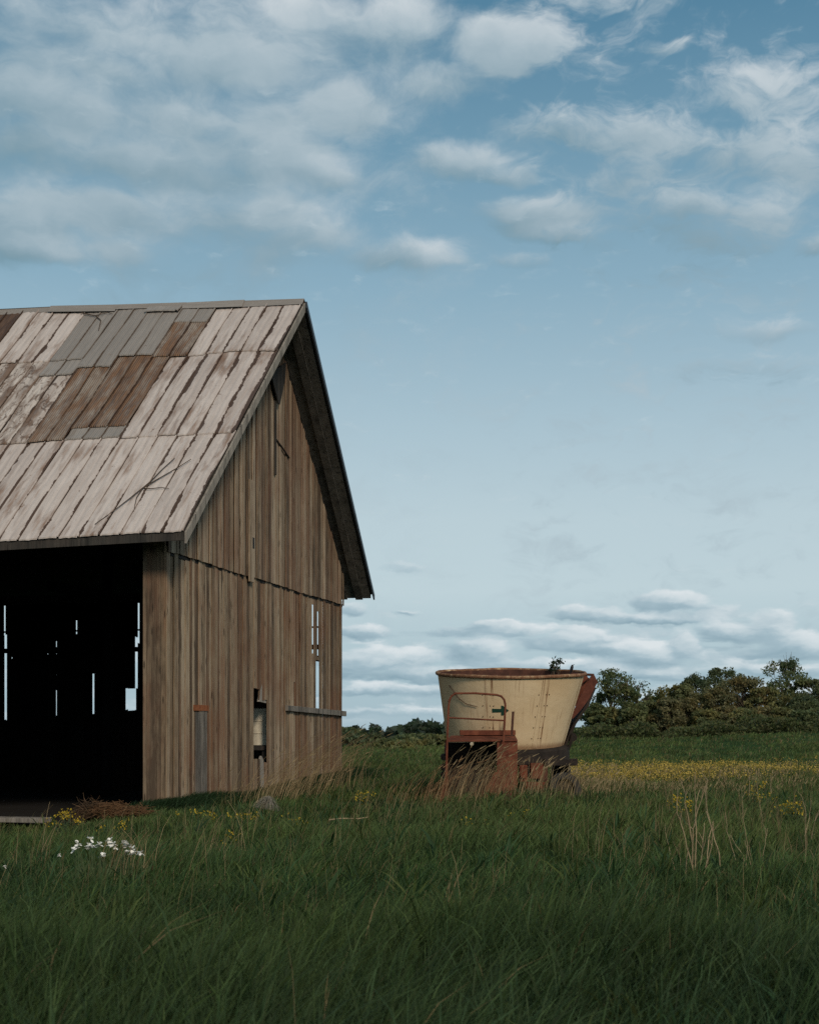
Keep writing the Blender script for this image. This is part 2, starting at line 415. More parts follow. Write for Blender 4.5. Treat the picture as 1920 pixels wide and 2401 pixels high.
M['sheet_mott'] = roof_mat('flaking roof sheet', (.40, .34, .30), (.52, .46, .41), .28, .10, mott=.8)
M['sheet_dark'] = roof_mat('deep rust roof sheet', (.05, .026, .015), (.08, .04, .022), .5, .05, corr=.6)

# cream steel of the tub: rust running down from seams and rim
def tub_mat():
    m, N, b = mat('chalky cream painted steel', .6, .3)
    oc = N.n('ShaderNodeTexCoord').outputs['Object']
    X, Y, Z = N.sep(oc)
    ang = N.m('ARCTAN2', Y, X)
    q = N.xyz(N.m('MULTIPLY', ang, 1.4), Z, 0.0)
    base = N.mix(N.ss(N.noise(oc, 1.3, 5, .6), .35, .7), (.55, .41, .245), (.62, .485, .31))
    base = N.mix(N.m('MULTIPLY', N.ss(N.noise(oc, 14, 6, .7), .52, .75), .35), base, (.40, .29, .16))
    streak = N.noise(N.v('MULTIPLY', q, (26, .9, 1)), 1, 5, .65, .2)
    patch = N.noise(N.v('MULTIPLY', q, (2.0, .8, 1)), 1, 3, .5)
    sm = N.m('MULTIPLY', N.ss(streak, .56, .70), N.ss(patch, .44, .60))
    # streaks on the plate joints
    tot = None
    for a in (-1.98, -1.90, -1.19, -1.12):
        da = N.m('ABSOLUTE', N.m('SUBTRACT', ang, a))
        k = N.m('MULTIPLY', N.ss(da, .026, .004), N.ss(streak, .42, .60))
        tot = k if tot is None else N.m('MAXIMUM', tot, k)
    sm = N.m('MAXIMUM', N.m('MULTIPLY', sm, .75), tot)
    edge = N.ss(N.m('ADD', Z, N.m('MULTIPLY', streak, .22)), 1.50, 1.62)
    bot = N.ss(N.m('SUBTRACT', Z, N.m('MULTIPLY', streak, .16)), .06, -.06)
    sm = N.m('MAXIMUM', sm, N.m('MAXIMUM', N.m('MULTIPLY', edge, .75), N.m('MULTIPLY', bot, .7)))
    pit = N.ss(N.noise(oc, 30, 2, .5), .73, .78)
    sm = N.m('MAXIMUM', sm, N.m('MULTIPLY', pit, .8))
    col = N.mix(sm, base, N.mix(N.noise(oc, 9, 4, .6), (.09, .032, .014), (.24, .105, .042)))
    N.put(b.inputs['Base Color'], col)
    bp = N.n('ShaderNodeBump'); bp.inputs['Strength'].default_value = .25; bp.inputs['Distance'].default_value = .03
    N.put(bp.inputs['Height'], N.noise(oc, 2.6, 4, .5)); bp.inputs['Strength'].default_value = .6; N.put(b.inputs['Normal'], bp.outputs[0])
    return m
M['tub'] = tub_mat()
def rust_mat(name, a, b_, scale=5):
    m, N, b = mat(name, .85, .2)
    oc = N.n('ShaderNodeTexCoord').outputs['Object']
    n = N.noise(oc, scale, 7, .68, .3); n2 = N.noise(oc, scale * .3, 3, .5)
    c = N.ramp(N.m('ADD', N.m('MULTIPLY', n, .7), N.m('MULTIPLY', n2, .3)), [(.30, tuple(q * .35 for q in a)), (.5, a), (.68, b_)])
    N.put(b.inputs['Base Color'], c)
    bp = N.n('ShaderNodeBump'); bp.inputs['Strength'].default_value = .4; bp.inputs['Distance'].default_value = .01
    N.put(bp.inputs['Height'], n); N.put(b.inputs['Normal'], bp.outputs[0])
    return m
M['rust'] = rust_mat('rusted red paint', (.125, .038, .021), (.20, .068, .036))
M['rust_chute'] = rust_mat('dull dark red chute paint', (.095, .032, .021), (.145, .052, .034))
M['rust_dark'] = rust_mat('deep brown rust', (.065, .028, .020), (.13, .052, .032))
M['rust_black'] = rust_mat('grimy black iron', (.022, .017, .014), (.045, .032, .025))
M['rust_orange'] = rust_mat('orange rust', (.22, .075, .03), (.32, .12, .05), 9)

# ================================================================== GROUND
def ground_mat():
    m, N, b = mat('field soil and thatch', 1.0, .0)
    p = N.n('ShaderNodeNewGeometry').outputs['Position']
    X, Y, Z = N.sep(p)
    n = N.noise(N.v('MULTIPLY', p, (.5, .2, 1)), 1, 6, .6); n2 = N.noise(N.v('MULTIPLY', p, (.05, .03, 1)), 1, 4, .55)
    c = N.ramp(n, [(.3, (.010, .018, .008)), (.55, (.024, .044, .017)), (.75, (.042, .064, .024))])
    far = N.ramp(N.m('ADD', N.m('MULTIPLY', n2, .6), N.m('MULTIPLY', n, .4)), [(.35, (.016, .034, .014)), (.5, (.028, .054, .022)), (.7, (.048, .076, .030))])
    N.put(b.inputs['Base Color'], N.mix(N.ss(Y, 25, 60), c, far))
    return m
def build_ground():
    rad = np.concatenate([[0.0], np.geomspace(1.0, 9000, 170)]); na = 240
    ang = np.linspace(0, 2 * np.pi, na, endpoint=False)
    Rr, A = np.meshgrid(rad[1:], ang, indexing='ij')
    x = (Rr * np.sin(A)).ravel(); y = (Rr * np.cos(A)).ravel()
    V = np.concatenate([[[0, 0, gzf(0, 0)]], np.stack([x, y, gz(x, y)], 1)])
    loops = []; tot = []
    for k in range(na): loops += [0, 1 + (k + 1) % na, 1 + k]; tot.append(3)
    nr = len(rad) - 1
    i, k = np.meshgrid(np.arange(nr - 1), np.arange(na), indexing='ij'); k2 = (k + 1) % na
    q = np.stack([1 + i * na + k, 1 + i * na + k2, 1 + (i + 1) * na + k2, 1 + (i + 1) * na + k], -1).reshape(-1)
    loops = np.concatenate([np.array(loops), q]); tot = np.concatenate([np.array(tot), np.full(len(q) // 4, 4)])
    st = np.concatenate([[0], np.cumsum(tot)[:-1]])
    o = fast_mesh('ground', V, loops, st, tot, ground_mat())
    o.data.polygons.foreach_set('use_smooth', [True] * len(o.data.polygons))
    tag(o, kind='structure')
build_ground()

# ================================================================== BARN
KX, KY = -4.618, 26.83
BROT = math.atan2(-.2221, .975)
rb = random.Random(5)
WID, LEN = 12.39, 14.2
barn = empty('barn', (KX, KY, 0), BROT)
tag(barn, 'old weathered wooden barn with a patched rusty metal roof and open dark doorway', 'barn')
def b2w(x, y, z=0.0):
    c, s = math.cos(BROT), math.sin(BROT); return (KX + c * x - s * y, KY + s * x + c * y, z)
def roof_z(t):      # top line of the roof over the gable
    return 4.94 + (t + .72) * (6.17 / 6.92) if t <= 6.2 else 5.01 + (13.04 - t) * (6.10 / 6.84)
UND = .20           # roof thickness measured upright

def boards(mb, a0, a1, widths, zlo, zhi, voids, plane, thick=.022, jig=.012, gap=.007, breaks=(), inside=False):
    """upright boards between a0..a1; plane(a, d, z) gives the point; voids (a0,a1,z0,z1) are missing wood"""
    cuts = sorted(set([round(q, 3) for v in voids for q in (v[0], v[1])] + list(breaks)))
    a = a0; edges = [a0]
    while a < a1 - .02:
        w = rb.uniform(*widths); nx = min(a + w, a1)
        for c in cuts:
            if a + .004 < c < nx + .06: nx = c; break
        a = nx; edges.append(a)
    for e0, e1 in zip(edges[:-1], edges[1:]):
        d = rb.uniform(0, jig); r = rb.random(); g = rb.uniform(.3, 1) * gap / 2
        p0, p1 = e0 + g, e1 - g
        if p1 - p0 < .01: continue
        mid = (e0 + e1) / 2
        b = zlo(mid) if callable(zlo) else zlo; 
        tl, tr = (zhi(p0), zhi(p1)) if callable(zhi) else (zhi, zhi)
        b += rb.uniform(-.006, .010)
        segs = [(b, None)]
        for v in voids:
            if v[0] - .001 <= mid <= v[1] + .001:
                ns = []
                for s0, s1 in segs:
                    top = s1 if s1 is not None else max(tl, tr)
                    if v[3] <= s0 or v[2] >= top: ns.append((s0, s1)); continue
                    if v[2] > s0: ns.append((s0, v[2] + rb.uniform(-.02, .02)))
                    if v[3] < top: ns.append((v[3] + rb.uniform(-.02, .02), s1))
                segs = ns
        for s0, s1 in segs:
            zl, zr = (tl, tr) if s1 is None else (s1 + rb.uniform(-.02, .02), s1 + rb.uniform(-.02, .02))
            if max(zl, zr) - s0 < .02: continue
            mb.hexa([plane(p0, d, s0), plane(p0, d + thick, s0), plane(p1, d + thick, s0 + rb.uniform(-.008, .008)), plane(p1, d, s0),
                     plane(p0, d, zl), plane(p0, d + thick, zl), plane(p1, d + thick, zr), plane(p1, d, zr)], r)

def ground_local(x, y):
    w = b2w(x, y); return gzf(w[0], w[1]) - .12

# gable facing the viewer's right
gv = [(9.52, 9.69, 3.23, 4.45), (9.98, 10.17, 3.15, 4.34), (9.86, 10.21, 1.72, 3.07), (8.02, 8.10, 1.70, 2.46), (5.02, 5.40, .62, 2.22), (5.40, 5.92, .55, 1.96), (12.27, 12.39, 1.2, 2.2)]
mb = MB(); boards(mb, 0.0, WID, (.10, .22), lambda t: ground_local(0, t), lambda t: min(4.78, roof_z(t) - UND), gv, lambda a, d, z: (d, a, z), jig=.035, gap=.013, breaks=(1.42, 2.1))
mb.build('gable_wall', M['wood'], barn)
mb = MB(); boards(mb, .0, WID, (.09, .19), lambda t: 4.67 + .012 * math.sin(t * 1.3), lambda t: roof_z(t) - UND - .01, [(6.36, 6.46, 7.3, 8.9)], lambda a, d, z: (.045 + d, a, z), jig=.04, gap=.022)
mb.build('upper_siding', M['wood_upper'], barn)
mb = MB(); mb.box(-.03, .043, .02, WID - .02, 4.62, 4.70); mb.build('drip_board', M['wood_dark'], barn)
each('wall_girt', M['wood_dark'], barn, lambda m: m.box(-.2, -.03, 7.2, WID - .1, 3.07, 3.2), lambda m: m.box(-.2, -.03, .2, 4.4, 3.07, 3.2), lambda m: m.box(-.2, -.03, .2, WID - .1, 4.7, 4.86))
# board nailed under the slits, pale batten, mended strip
mb = MB(); mb.hexa([(.045, 7.26, 1.74), (.115, 7.26, 1.74), (.115, 12.52, 1.64), (.045, 12.52, 1.64), (.045, 7.26, 1.87), (.115, 7.26, 1.87), (.115, 12.52, 1.78), (.045, 12.52, 1.78)], .4)
mb.build('ledger_board', M['wood_grey'], barn, bevel=.006)
mb = MB(); mb.box(.09, .125, 4.50, 4.80, 4.55, 6.8, .7); mb.build('batten', M['wood_upper'], barn, bevel=.006)
mb = MB(); mb.box(.126, .13, 4.69, 4.80, 5.30, 5.54); mb.build('painted_hole', M['black'], barn)  # thin black plate stands in for the darkness of a hole
each('mended_board', M['wood_grey'], barn, lambda m: m.box(.046, .066, 1.44, 1.75, -.3, 1.66, .15), lambda m: m.box(.046, .062, 1.76, 2.07, -.3, 1.68, .3))
mb = MB(); mb.box(.046, .075, 1.36, 2.14, 1.685, 1.80, .3); mb.build('rusty_cap', M['rust_orange'], barn)
# broken boards at the hole where the drum shows
each('broken_board', M['wood_grey'], barn, lambda m: m.prism([(-.02, 5.42, 1.93), (-.02, 5.92, 1.90), (-.02, 5.86, 2.25), (-.02, 5.62, 2.34), (-.02, 5.50, 2.20)], (.05, 0, 0), .85),
     lambda m: m.prism([(.0, 5.22, -.3), (.0, 5.72, -.3), (.0, 5.66, .60), (.0, 5.52, .70), (.0, 5.34, .52)], (.05, 0, 0), .8))
# hay hood boards hanging under the peak and the dark track below
mb = MB(); mb.prism([(.16, 5.78, 9.42), (.16, 6.9, 9.95), (.16, 6.84, 9.55), (.16, 6.43, 8.85), (.16, 6.34, 8.85)], (.03, 0, 0), .2)
mb.build('hay_hood', M['wood_dark'], barn)
mb = MB(); mb.box(.09, .13, 6.30, 6.36, 7.2, 8.95, .4); mb.build('hoist_track', M['wood_dark'], barn)
mb = MB(); mb.tube([(.10, 6.38, 8.05), (.12, 6.7, 7.95), (.12, 7.35, 7.78)], .022, 5); mb.build('hoist_bracket', M['rust_black'], barn)

# long wall with the open doorway
PL = 5.35
mb = MB(); boards(mb, .0, .42, (.12, .2), lambda s: ground_local(-s, 0), 4.86, [], lambda a, d, z: (-a, -d, z), jig=.015, gap=.01)
mb.build('front_wall', M['wood_upper'], barn)
mb = MB(); boards(mb, 5.4, LEN, (.14, .26), lambda s: ground_local(-s, 0) - .3, 4.9, [], lambda a, d, z: (-a, -d, z), gap=.01)
mb.build('front_wall', M['wood_upper'], barn)
mb = MB(); mb.box(-.06, .03, -.035, .01, -.3, 4.86, .3); mb.build('corner_board', M['wood'], barn, bevel=.008)
each('wall_plate', M['wood_dark'], barn, lambda m: m.box(-LEN, -.04, .03, .22, 4.87, 5.1, .3), lambda m: m.box(-LEN, -.04, WID - .24, WID - .05, 4.86, 5.1, .4))
# back wall seen from inside through the doorway, with its light slits
bv = [(9.985, 10.065, 1.54, 4.0), (10.03, 10.08, 4.0, 4.86), (8.42, 8.45, 1.68, 2.40), (8.42, 8.45, 3.63, 3.80), (7.79, 7.83, 3.98, 4.40), (7.26, 7.32, 1.70, 2.86),
      (5.885, 5.94, 3.74, 4.98), (5.94, 6.02, 2.42, 3.9), (5.99, 6.31, 1.83, 2.43), (.50, 1.02, 1.4, 4.9), (1.30, 1.46, 1.55, 2.55), (9.81, 9.84, 3.3, 3.34), (8.69, 8.72, 3.41, 3.45), (8.42, 8.45, 3.41, 3.45), (8.42, 8.45, 2.82, 2.86), (6.9, 6.92, 2.6, 2.63)]
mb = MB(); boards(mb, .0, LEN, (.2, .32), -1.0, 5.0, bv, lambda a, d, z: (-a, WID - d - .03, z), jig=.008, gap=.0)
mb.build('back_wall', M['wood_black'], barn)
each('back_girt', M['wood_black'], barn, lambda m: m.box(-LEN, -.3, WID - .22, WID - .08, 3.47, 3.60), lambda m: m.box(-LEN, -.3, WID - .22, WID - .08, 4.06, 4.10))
mb = MB(); boards(mb, .0, WID, (.2, .32), -1.0, lambda t: roof_z(t) - UND - .01, [], lambda a, d, z: (-LEN + d, a, z), gap=.0, jig=.004)
mb.build('end_wall', M['wood_dark'], barn)
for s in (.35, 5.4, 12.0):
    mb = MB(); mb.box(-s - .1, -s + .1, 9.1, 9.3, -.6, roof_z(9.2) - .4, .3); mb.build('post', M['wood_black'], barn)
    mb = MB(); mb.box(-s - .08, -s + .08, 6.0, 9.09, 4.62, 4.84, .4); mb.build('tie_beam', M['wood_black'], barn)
# trodden earth inside
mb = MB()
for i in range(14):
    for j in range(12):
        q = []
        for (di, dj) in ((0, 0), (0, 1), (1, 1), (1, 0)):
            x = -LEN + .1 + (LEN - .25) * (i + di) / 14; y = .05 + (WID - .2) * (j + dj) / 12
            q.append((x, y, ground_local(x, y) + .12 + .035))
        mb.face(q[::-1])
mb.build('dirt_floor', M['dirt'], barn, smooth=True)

# ---- roof
OVE, OVA = .70, .84
E1 = Vector((OVE, -.72, 4.94)); A1 = Vector((OVA, 6.2, 11.11)); E2 = Vector((OVE, 13.04, 5.01))
LU = LEN + .6
eL = Vector((-LU, -.72, 4.94 - .024 * LU)); aL = Vector((-LU, 6.2, 11.11 + .032 * 8)); e2L = Vector((-LU, 13.04, 5.0))
def P(u, v, h=0.0):
    """u metres along the roof from the gable edge, v 0..1 up the near slope, h lift"""
    e = Vector((OVE - u, -.72, 4.94 - .0232 * u)); sag = min(u, 8.0)
    r = Vector((OVA - u, 6.2, 11.11 + .0352 * sag + .015 * math.sin(u * 2.1)))
    p = e.lerp(r, v); p.z += h * .745 + .012 * math.sin(u * 1.7 + v * 9) * (1 if 0 < v < .98 else 0); p.y -= h * .667
    return p
SL = 9.27
STRIP = .41
def strip(mb, u0, u1, v0, v1, rnd, lift0=.035, lift1=.0, nseg=9, wob=.006, skew=0.0):
    """one sheet strip with a raised seam along its right side"""
    r_ = random.Random(int(rnd * 1e6))
    cols = [(0, .0), (.03, .028), (.075, .030), (.11, .002), (.35, .010), (.5, .002), (.65, .010), (.92, .002), (1.0, .0)]
    ph = r_.uniform(0, 6); rows = []
    for i in range(nseg + 1):
        f = i / nseg; v = v0 + (v1 - v0) * f
        du = wob * math.sin(ph + v * 14)
        lf = lift0 + (lift1 - lift0) * f + .008 * math.sin(ph * 2 + f * 7)
        rows.append([(P(u0 + (u1 - u0) * c + du, v + (r_.uniform(-.0012, .0012) if i in (0,) else 0), lf + hh + .03), (c, v * SL)) for c, hh in cols])
    for i in range(nseg):
        for j in range(len(cols) - 1):
            q = [rows[i][j], rows[i][j + 1], rows[i + 1][j + 1], rows[i + 1][j]]
            mb.face([p[0] for p in q][::-1], rnd, [p[1] for p in q][::-1])
    # turned-down lower lip
    for j in range(len(cols) - 1):
        a, b_ = rows[0][j], rows[0][j + 1]
        d = Vector((0, 0, -.03))
        mb.face([a[0] + d, b_[0] + d, b_[0], a[0]][::-1], rnd, [a[1], b_[1], b_[1], a[1]])
white, grey, rusty, mott, deep = MB(), MB(), MB(), MB(), MB()
rr = random.Random(11)
nst = int(LU / STRIP) + 1
for i in range(nst):
    u0, u1 = i * STRIP, (i + 1) * STRIP
    uc = (u0 + u1) / 2
    strip(white, u0, u1, -.004, .378, rr.random(), .03, .0)
    # middle course
    if uc < 2.3: strip(white, u0, u1, .371 + rr.uniform(-.002, .002), .748, rr.random())
    elif uc < 4.5:
        lo = .371
        if uc < 3.7:
            strip(grey, u0, u1, .371, .43, rr.random(), .03, .01, 3); lo = .418
        strip(rusty, u0, u1, lo, .75, rr.random(), .045, .01)
    elif uc < 12: strip(mott if uc < 8.6 else white, u0, u1, .371, .72 if uc < 5.1 else .745, rr.random())
    else: strip(white, u0, u1, .371, .745, rr.random())
    if 4.4 < uc < 5.2: strip(grey, u0, u1, .66, .75, rr.random(), .05, .02, 3)
    # upper course
    if uc < 2.1: strip(white, u0, u1, .739 + rr.uniform(-.003, .003), 1.0, rr.random())
    elif uc < 2.9:
        strip(rusty, u0, u1, .735, .92, rr.random(), .055, .02, 6); strip(grey, u0, u1, .905, 1.0, rr.random(), .05, .0, 4)
    elif uc < 5.15:
        strip(grey, u0, u1, (.74 if uc < 3.6 else .69 if uc < 4.5 else .732) + rr.uniform(-.003, .003), 1.0, rr.random(), .06, .0)
    elif uc < 6.8 or uc > 8.8: strip(white, u0, u1, .735, 1.0, rr.random())
    else: strip(deep, u0, u1, .72, 1.0, rr.random(), .05, .0)
# a second layer of torn-over sheets
strip(grey, 2.9, 3.75, .955, 1.0, .33, .075, .02, 3)
rf = white.build('metal_roofing', M['sheet'], barn)
grey.build('grey_sheet', M['sheet_grey'], rf); rusty.build('rusted_sheet', M['sheet_rust'], rf)
mott.build('flaking_sheet', M['sheet_mott'], rf); deep.build('dark_rust_sheet', M['sheet_dark'], rf)
# board deck: near slope, then far slope with its underside in view
mb = MB(); tk = Vector((0, 0, -.10))
n = 8
for i in range(n):
    v0, v1 = i / n, (i + 1) / n - .002
    a, b_, c_, d_ = P(0.03, v0), P(LU, v0), P(LU, v1), P(0.03, v1)
    mb.hexa([a + tk, d_ + tk, c_ + tk, b_ + tk, a, d_, c_, b_], rb.random())
mb.build('roof_deck', M['wood_dark'], barn)
def Q(u, v, dz=0.0):
    e = Vector((OVE - u, 13.04, 5.01)); r = Vector((OVA - u, 6.2, 11.11 + .0352 * min(u, 8.0)))
    p = e.lerp(r, v); p.z += dz; return p
mb = MB()
us = [0.03, .26, .47, .70, 1.0, LU]      # boards running up the slope under the overhang
for k in range(5):
    dz = (-.10, -.135, -.09, -.12, -.10)[k]
    for v0, v1 in ((0.0, .055), (.057, .495), (.497, .998)):
        z_ = dz + rb.uniform(-.006, .006)
        a, b_, c_, d_ = Q(us[k], v0), Q(us[k + 1] - .006, v0), Q(us[k + 1] - .006, v1), Q(us[k], v1)
        t_ = Vector((0, 0, z_))
        mb.hexa([b_ + t_, c_ + t_, d_ + t_, a + t_, b_, c_, d_, a], rb.random())
mb.build('soffit_boards', M['wood_soffit'], barn)
mb = MB()
for i in range(24):
    v0, v1 = i / 24, (i + 1) / 24
    h0 = .018 + .018 * abs(math.sin(i * 2.3))
    a, b_, c_, d_ = Q(-.02, v0), Q(LU, v0), Q(LU, v1), Q(-.02, v1)
    mb.hexa([b_ + Vector((0, 0, .004)), c_ + Vector((0, 0, .004)), d_ + Vector((0, 0, .004)), a + Vector((0, 0, .004)), b_ + Vector((0, 0, h0)), c_ + Vector((0, 0, h0)), d_ + Vector((0, 0, h0)), a + Vector((0, 0, h0))], .1)
mb.build('far_roofing', M['sheet_grey'], barn)
mb = MB(); a, d_ = Q(-.035, -.004), Q(-.035, 1.0); w_ = Vector((.04, 0, 0)); up = Vector((0, 0, .02)); dn = Vector((0, 0, -.12))
mb.hexa([a + dn, a + dn + w_, d_ + dn + w_, d_ + dn, a + up, a + up + w_, d_ + up + w_, d_ + up]); mb.build('drip_edge', M['drip'], barn)
# near rake board, fascia, ridge cap
mb = MB(); a, d_ = P(-.012, -.006), P(-.012, .992); w_ = Vector((-.04, 0, 0)); up = Vector((0, 0, .02)); dn = Vector((0, 0, -.19))
mb.hexa([a + dn, a + dn - w_ * .02, d_ + dn - w_ * .02, d_ + dn, a + up, a + up - w_ * .02, d_ + up - w_ * .02, d_ + up], .8)
mb = MB(); x = -w_
mb.hexa([a + dn, d_ + dn, d_ + dn + x, a + dn + x, a + up, d_ + up, d_ + up + x, a + up + x][::1], .75)
mb.build('rake_board', M['wood_grey'], barn)
mb = MB(); a, b_ = P(0.0, .0), P(LU, .0)
o1 = Vector((0, -.045, 0)); dn = Vector((0, 0, -.17)); up = Vector((0, 0, -.002)); o0 = Vector((0, -.005, 0))
mb.hexa([b_ + dn + o1, a + dn + o1, a + dn + o0, b_ + dn + o0, b_ + up + o1, a + up + o1, a + up + o0, b_ + up + o0], .4)
mb.build('fascia_board', M['wood_dark'], barn)
mb = MB(); u = -.03; r_ = random.Random(3)
while u < LU:
    ln = r_.uniform(1.2, 2.2); u1 = min(u + ln, LU)
    for side in (0, 1):
        h0, h1 = r_.uniform(.05, .085), r_.uniform(.05, .09)
        f = (lambda uu, v, h: P(uu, v, h)) if side == 0 else (lambda uu, v, h: Q(uu, v, h))
        w = r_.uniform(.018, .03)
        q = [f(u, 1 - w, h0), f(u1 + .05, 1 - w, h1), P(u1 + .05, 1.0, h1 + .03), P(u, 1.0, h0 + .03)]
        mb.face(q if side else q[::-1], r_.random(), [(.2, u), (.2, u1), (.8, u1), (.8, u)])
    u = u1
mb.build('ridge_cap', M['sheet_grey'], barn)

# sill plank in front of the doorway
mb = MB(); mb.box(-5.6, -2.15, -.66, -.30, -.42, -.33, .5); o = mb.build('sill_plank', M['wood_grey'], None, bevel=.01)
o.location = (KX, KY, -.02); o.rotation_euler = (0, 0, BROT)
tag(o, 'long weathered plank lying across the foot of the barn doorway', 'plank')

# drum seen through the broken boards
dr = empty('steel_drum', b2w(-.31, 6.62, 0.92)); tag(dr, 'ribbed pale steel drum showing through the hole in the barn boards', 'drum')
mb = MB(); r0 = .29
prof = [(0, 0), (r0 - .01, 0), (r0 + .012, .012), (r0, .03), (r0, .27), (r0 + .014, .285), (r0, .30), (r0, .56), (r0 + .014, .575), (r0, .59), (r0, .84), (r0 + .012, .858), (r0 - .012, .87), (r0 - .02, .85), (0, .85)]
mb.lathe(prof, n=36); mb.build('drum_body', plain_mat('dull pale drum paint', (.52, .47, .37), .6, .35, 5), dr, smooth=True)
mb = MB(); mb.tube([(.12, .1, .85), (.12, .1, .875)], .03, 10); mb.build('bung', M['rust_dark'], dr)
st = empty('drum_stand', b2w(-.31, 6.62, -.05)); tag(st, 'dark timber stand under the steel drum inside the barn hole', 'stand')
mb = MB(); mb.box(-.32, .28, -.5, .5, .87, .965); mb.build('stand_top', M['wood_dark'], st)
for sx in (-.24, .2):
    for sy in (-.4, .4):
        mb = MB(); mb.box(sx - .05, sx + .05, sy - .05, sy + .05, -.2, .865); mb.build('leg', M['wood_dark'], st)
for e_ in (dr, st): e_.rotation_euler = (0, 0, BROT)

# dead vine lying over the roof
mb = MB()
def rp(u, v): 
    p = P(u, v, .085); return b2w(p.x, p.y, p.z)
for pts, r0, r1 in (([(1.29, .155), (1.2, .18), (1.1, .225), (.97, .268)], .015, .008), ([(1.29, .155), (1.05, .19), (.8, .225), (.60, .258)], .014, .007),
                    ([(1.29, .155), (1.45, .115), (1.62, .075), (1.85, .03)], .013, .007), ([(1.29, .155), (1.1, .150), (.9, .152), (.72, .145)], .012, .006), ([(1.29, .155), (1.3, .12), (1.22, .08)], .012, .006)):
    mb.tube([rp(*q) for q in pts], r0, 5, r1=r1)
tag(mb.build('dead_branch', M['dead']), 'dark forked dead branch lying low on the white roof sheets', 'branch')
mb = MB(); mb.tube([rp(5.4, .97), rp(4.9 + .05, .95), rp(4.75, .925), rp(4.62, .87)][0:4], .016, 5, r1=.009); mb.tube([rp(5.0, .953), rp(4.7, .965), rp(4.55, .955)], .010, 5, r1=.006)
tag(mb.build('dead_branch', M['dead']), 'thin dark twig lying near the ridge on white roof sheets', 'branch')

# ================================================================== FEED MIXER
S_ = 1920 / 1724
MX, MY = 2.08, 29.0
mix = empty('feed_mixer', (MX, MY, 0)); tag(mix, 'derelict cream feed mixer wagon with a rusty rim and railing standing in tall grass', 'feed mixer')
def D(x, y, Y):
    """picture measure at distance Y -> mixer-local point"""
    return Vector(((x * S_ - 960) / F * Y - MX, Y - MY, EYE + (HZ - y * S_) / F * Y))
mixm = Matrix.Translation((-.02, .06, 1.02)) @ Matrix.Rotation(R(5.1), 4, 'X')
RB, RT, HT = 1.19, 1.49, 1.44
def tubr(z): return RB + (RT - RB) * z / HT
mb = MB()
prof = [(tubr(z), z) for z in np.linspace(0, HT, 9)] + [(tubr(HT) - .018, HT)] 
nseg = 72
def shear(p, dx=.10): return (p[0] - dx * (1 - p[2] / HT), p[1], p[2])
mb.lathe(prof, n=nseg)
mb.v = [shear(p) for p in mb.v]
tub = mb.build('tub', M['tub'], mix, smooth=True); tub.matrix_local = mixm
mb = MB(); mb.lathe([(tubr(z) - .02, z) for z in np.linspace(HT, .03, 7)] + [(0, .03)], n=nseg); mb.v = [shear(p) for p in mb.v]
ti = mb.build('tub_inside', M['rust_dark'], tub, smooth=True)
mb = MB(); N_ = 96; rim = []
rng = random.Random(2)
for k in range(N_):
    a = 2 * math.pi * k / N_; w = .006 * math.sin(5 * a) + rng.uniform(-.003, .003)
    rim.append((math.cos(a) * (RT + .012 + w), math.sin(a) * (RT + .012 + w), HT + w))
for k in range(N_):
    mb.tube([rim[k], rim[(k + 1) % N_]], .034, 8, cap=False)
rimm = rust_mat('scabby cream and rust rim', (.20, .10, .055), (.50, .37, .22), 7)
mb.build('rim', rimm, tub, smooth=True)
# plate joints with bolts
for a in (-1.94, -1.155, -.35, .5, 1.4, 2.3):
    mb = MB()
    for z0, z1 in zip(np.linspace(.02, HT - .06, 8)[:-1], np.linspace(.02, HT - .06, 8)[1:]):
        q = []
        for (aa, z) in ((a - .045, z0), (a + .045, z0), (a + .045, z1), (a - .045, z1)):
            r_ = tubr(z) + .006; q.append(shear((math.cos(aa) * r_, math.sin(aa) * r_, z)))
        mb.face(q)
    mb.build('joint_strip', M['tub'], tub)
mb = MB()
for a in (-1.94, -1.155):
    for z in np.linspace(.22, HT - .35, 5):
        for da in (-.075, .035, .085):
            r_ = tubr(z) + .002; c_ = Vector(shear((math.cos(a + da) * r_, math.sin(a + da) * r_, z)))
            nrm = Vector((math.cos(a + da), math.sin(a + da), -.2)).normalized()
            mb.tube([c_, c_ + nrm * .010], .010, 6)
mb.build('rivets', M['rust_dark'], tub)
# painted arrow pointing right
def on_tub(x, y):
    """point on the front of the tub under a picture position (built on the plate, 4 mm proud)"""
    o = Vector((0, 0, EYE)) - Vector((MX, MY, 0)); d = D(x, y, 28.0) - o
    inv = mixm.inverted(); o2 = inv @ o; d2 = (inv.to_3x3() @ d).normalized()
    t = (o2.length - 1.9)
    for _ in range(400):
        p = o2 + d2 * t
        q = math.hypot(p.x + .10 * (1 - p.z / HT), p.y)
        if q <= tubr(p.z) + .006: break
        t += .004
    return p
mb = MB(); cc = lambda x, y: on_tub((980 + x / 3.592) / S_, (1520 + y / 3.592) / S_)
shaft = [cc(622, 508), cc(660, 510), cc(698, 511), cc(698, 540), cc(660, 542), cc(622, 543)]
mb.face(shaft); mb.face([cc(698, 484), cc(712, 483), cc(735, 503), cc(765, 525), cc(735, 548), cc(716, 568), cc(698, 566)])
mb.build('arrow_mark', M['green_paint'], tub)
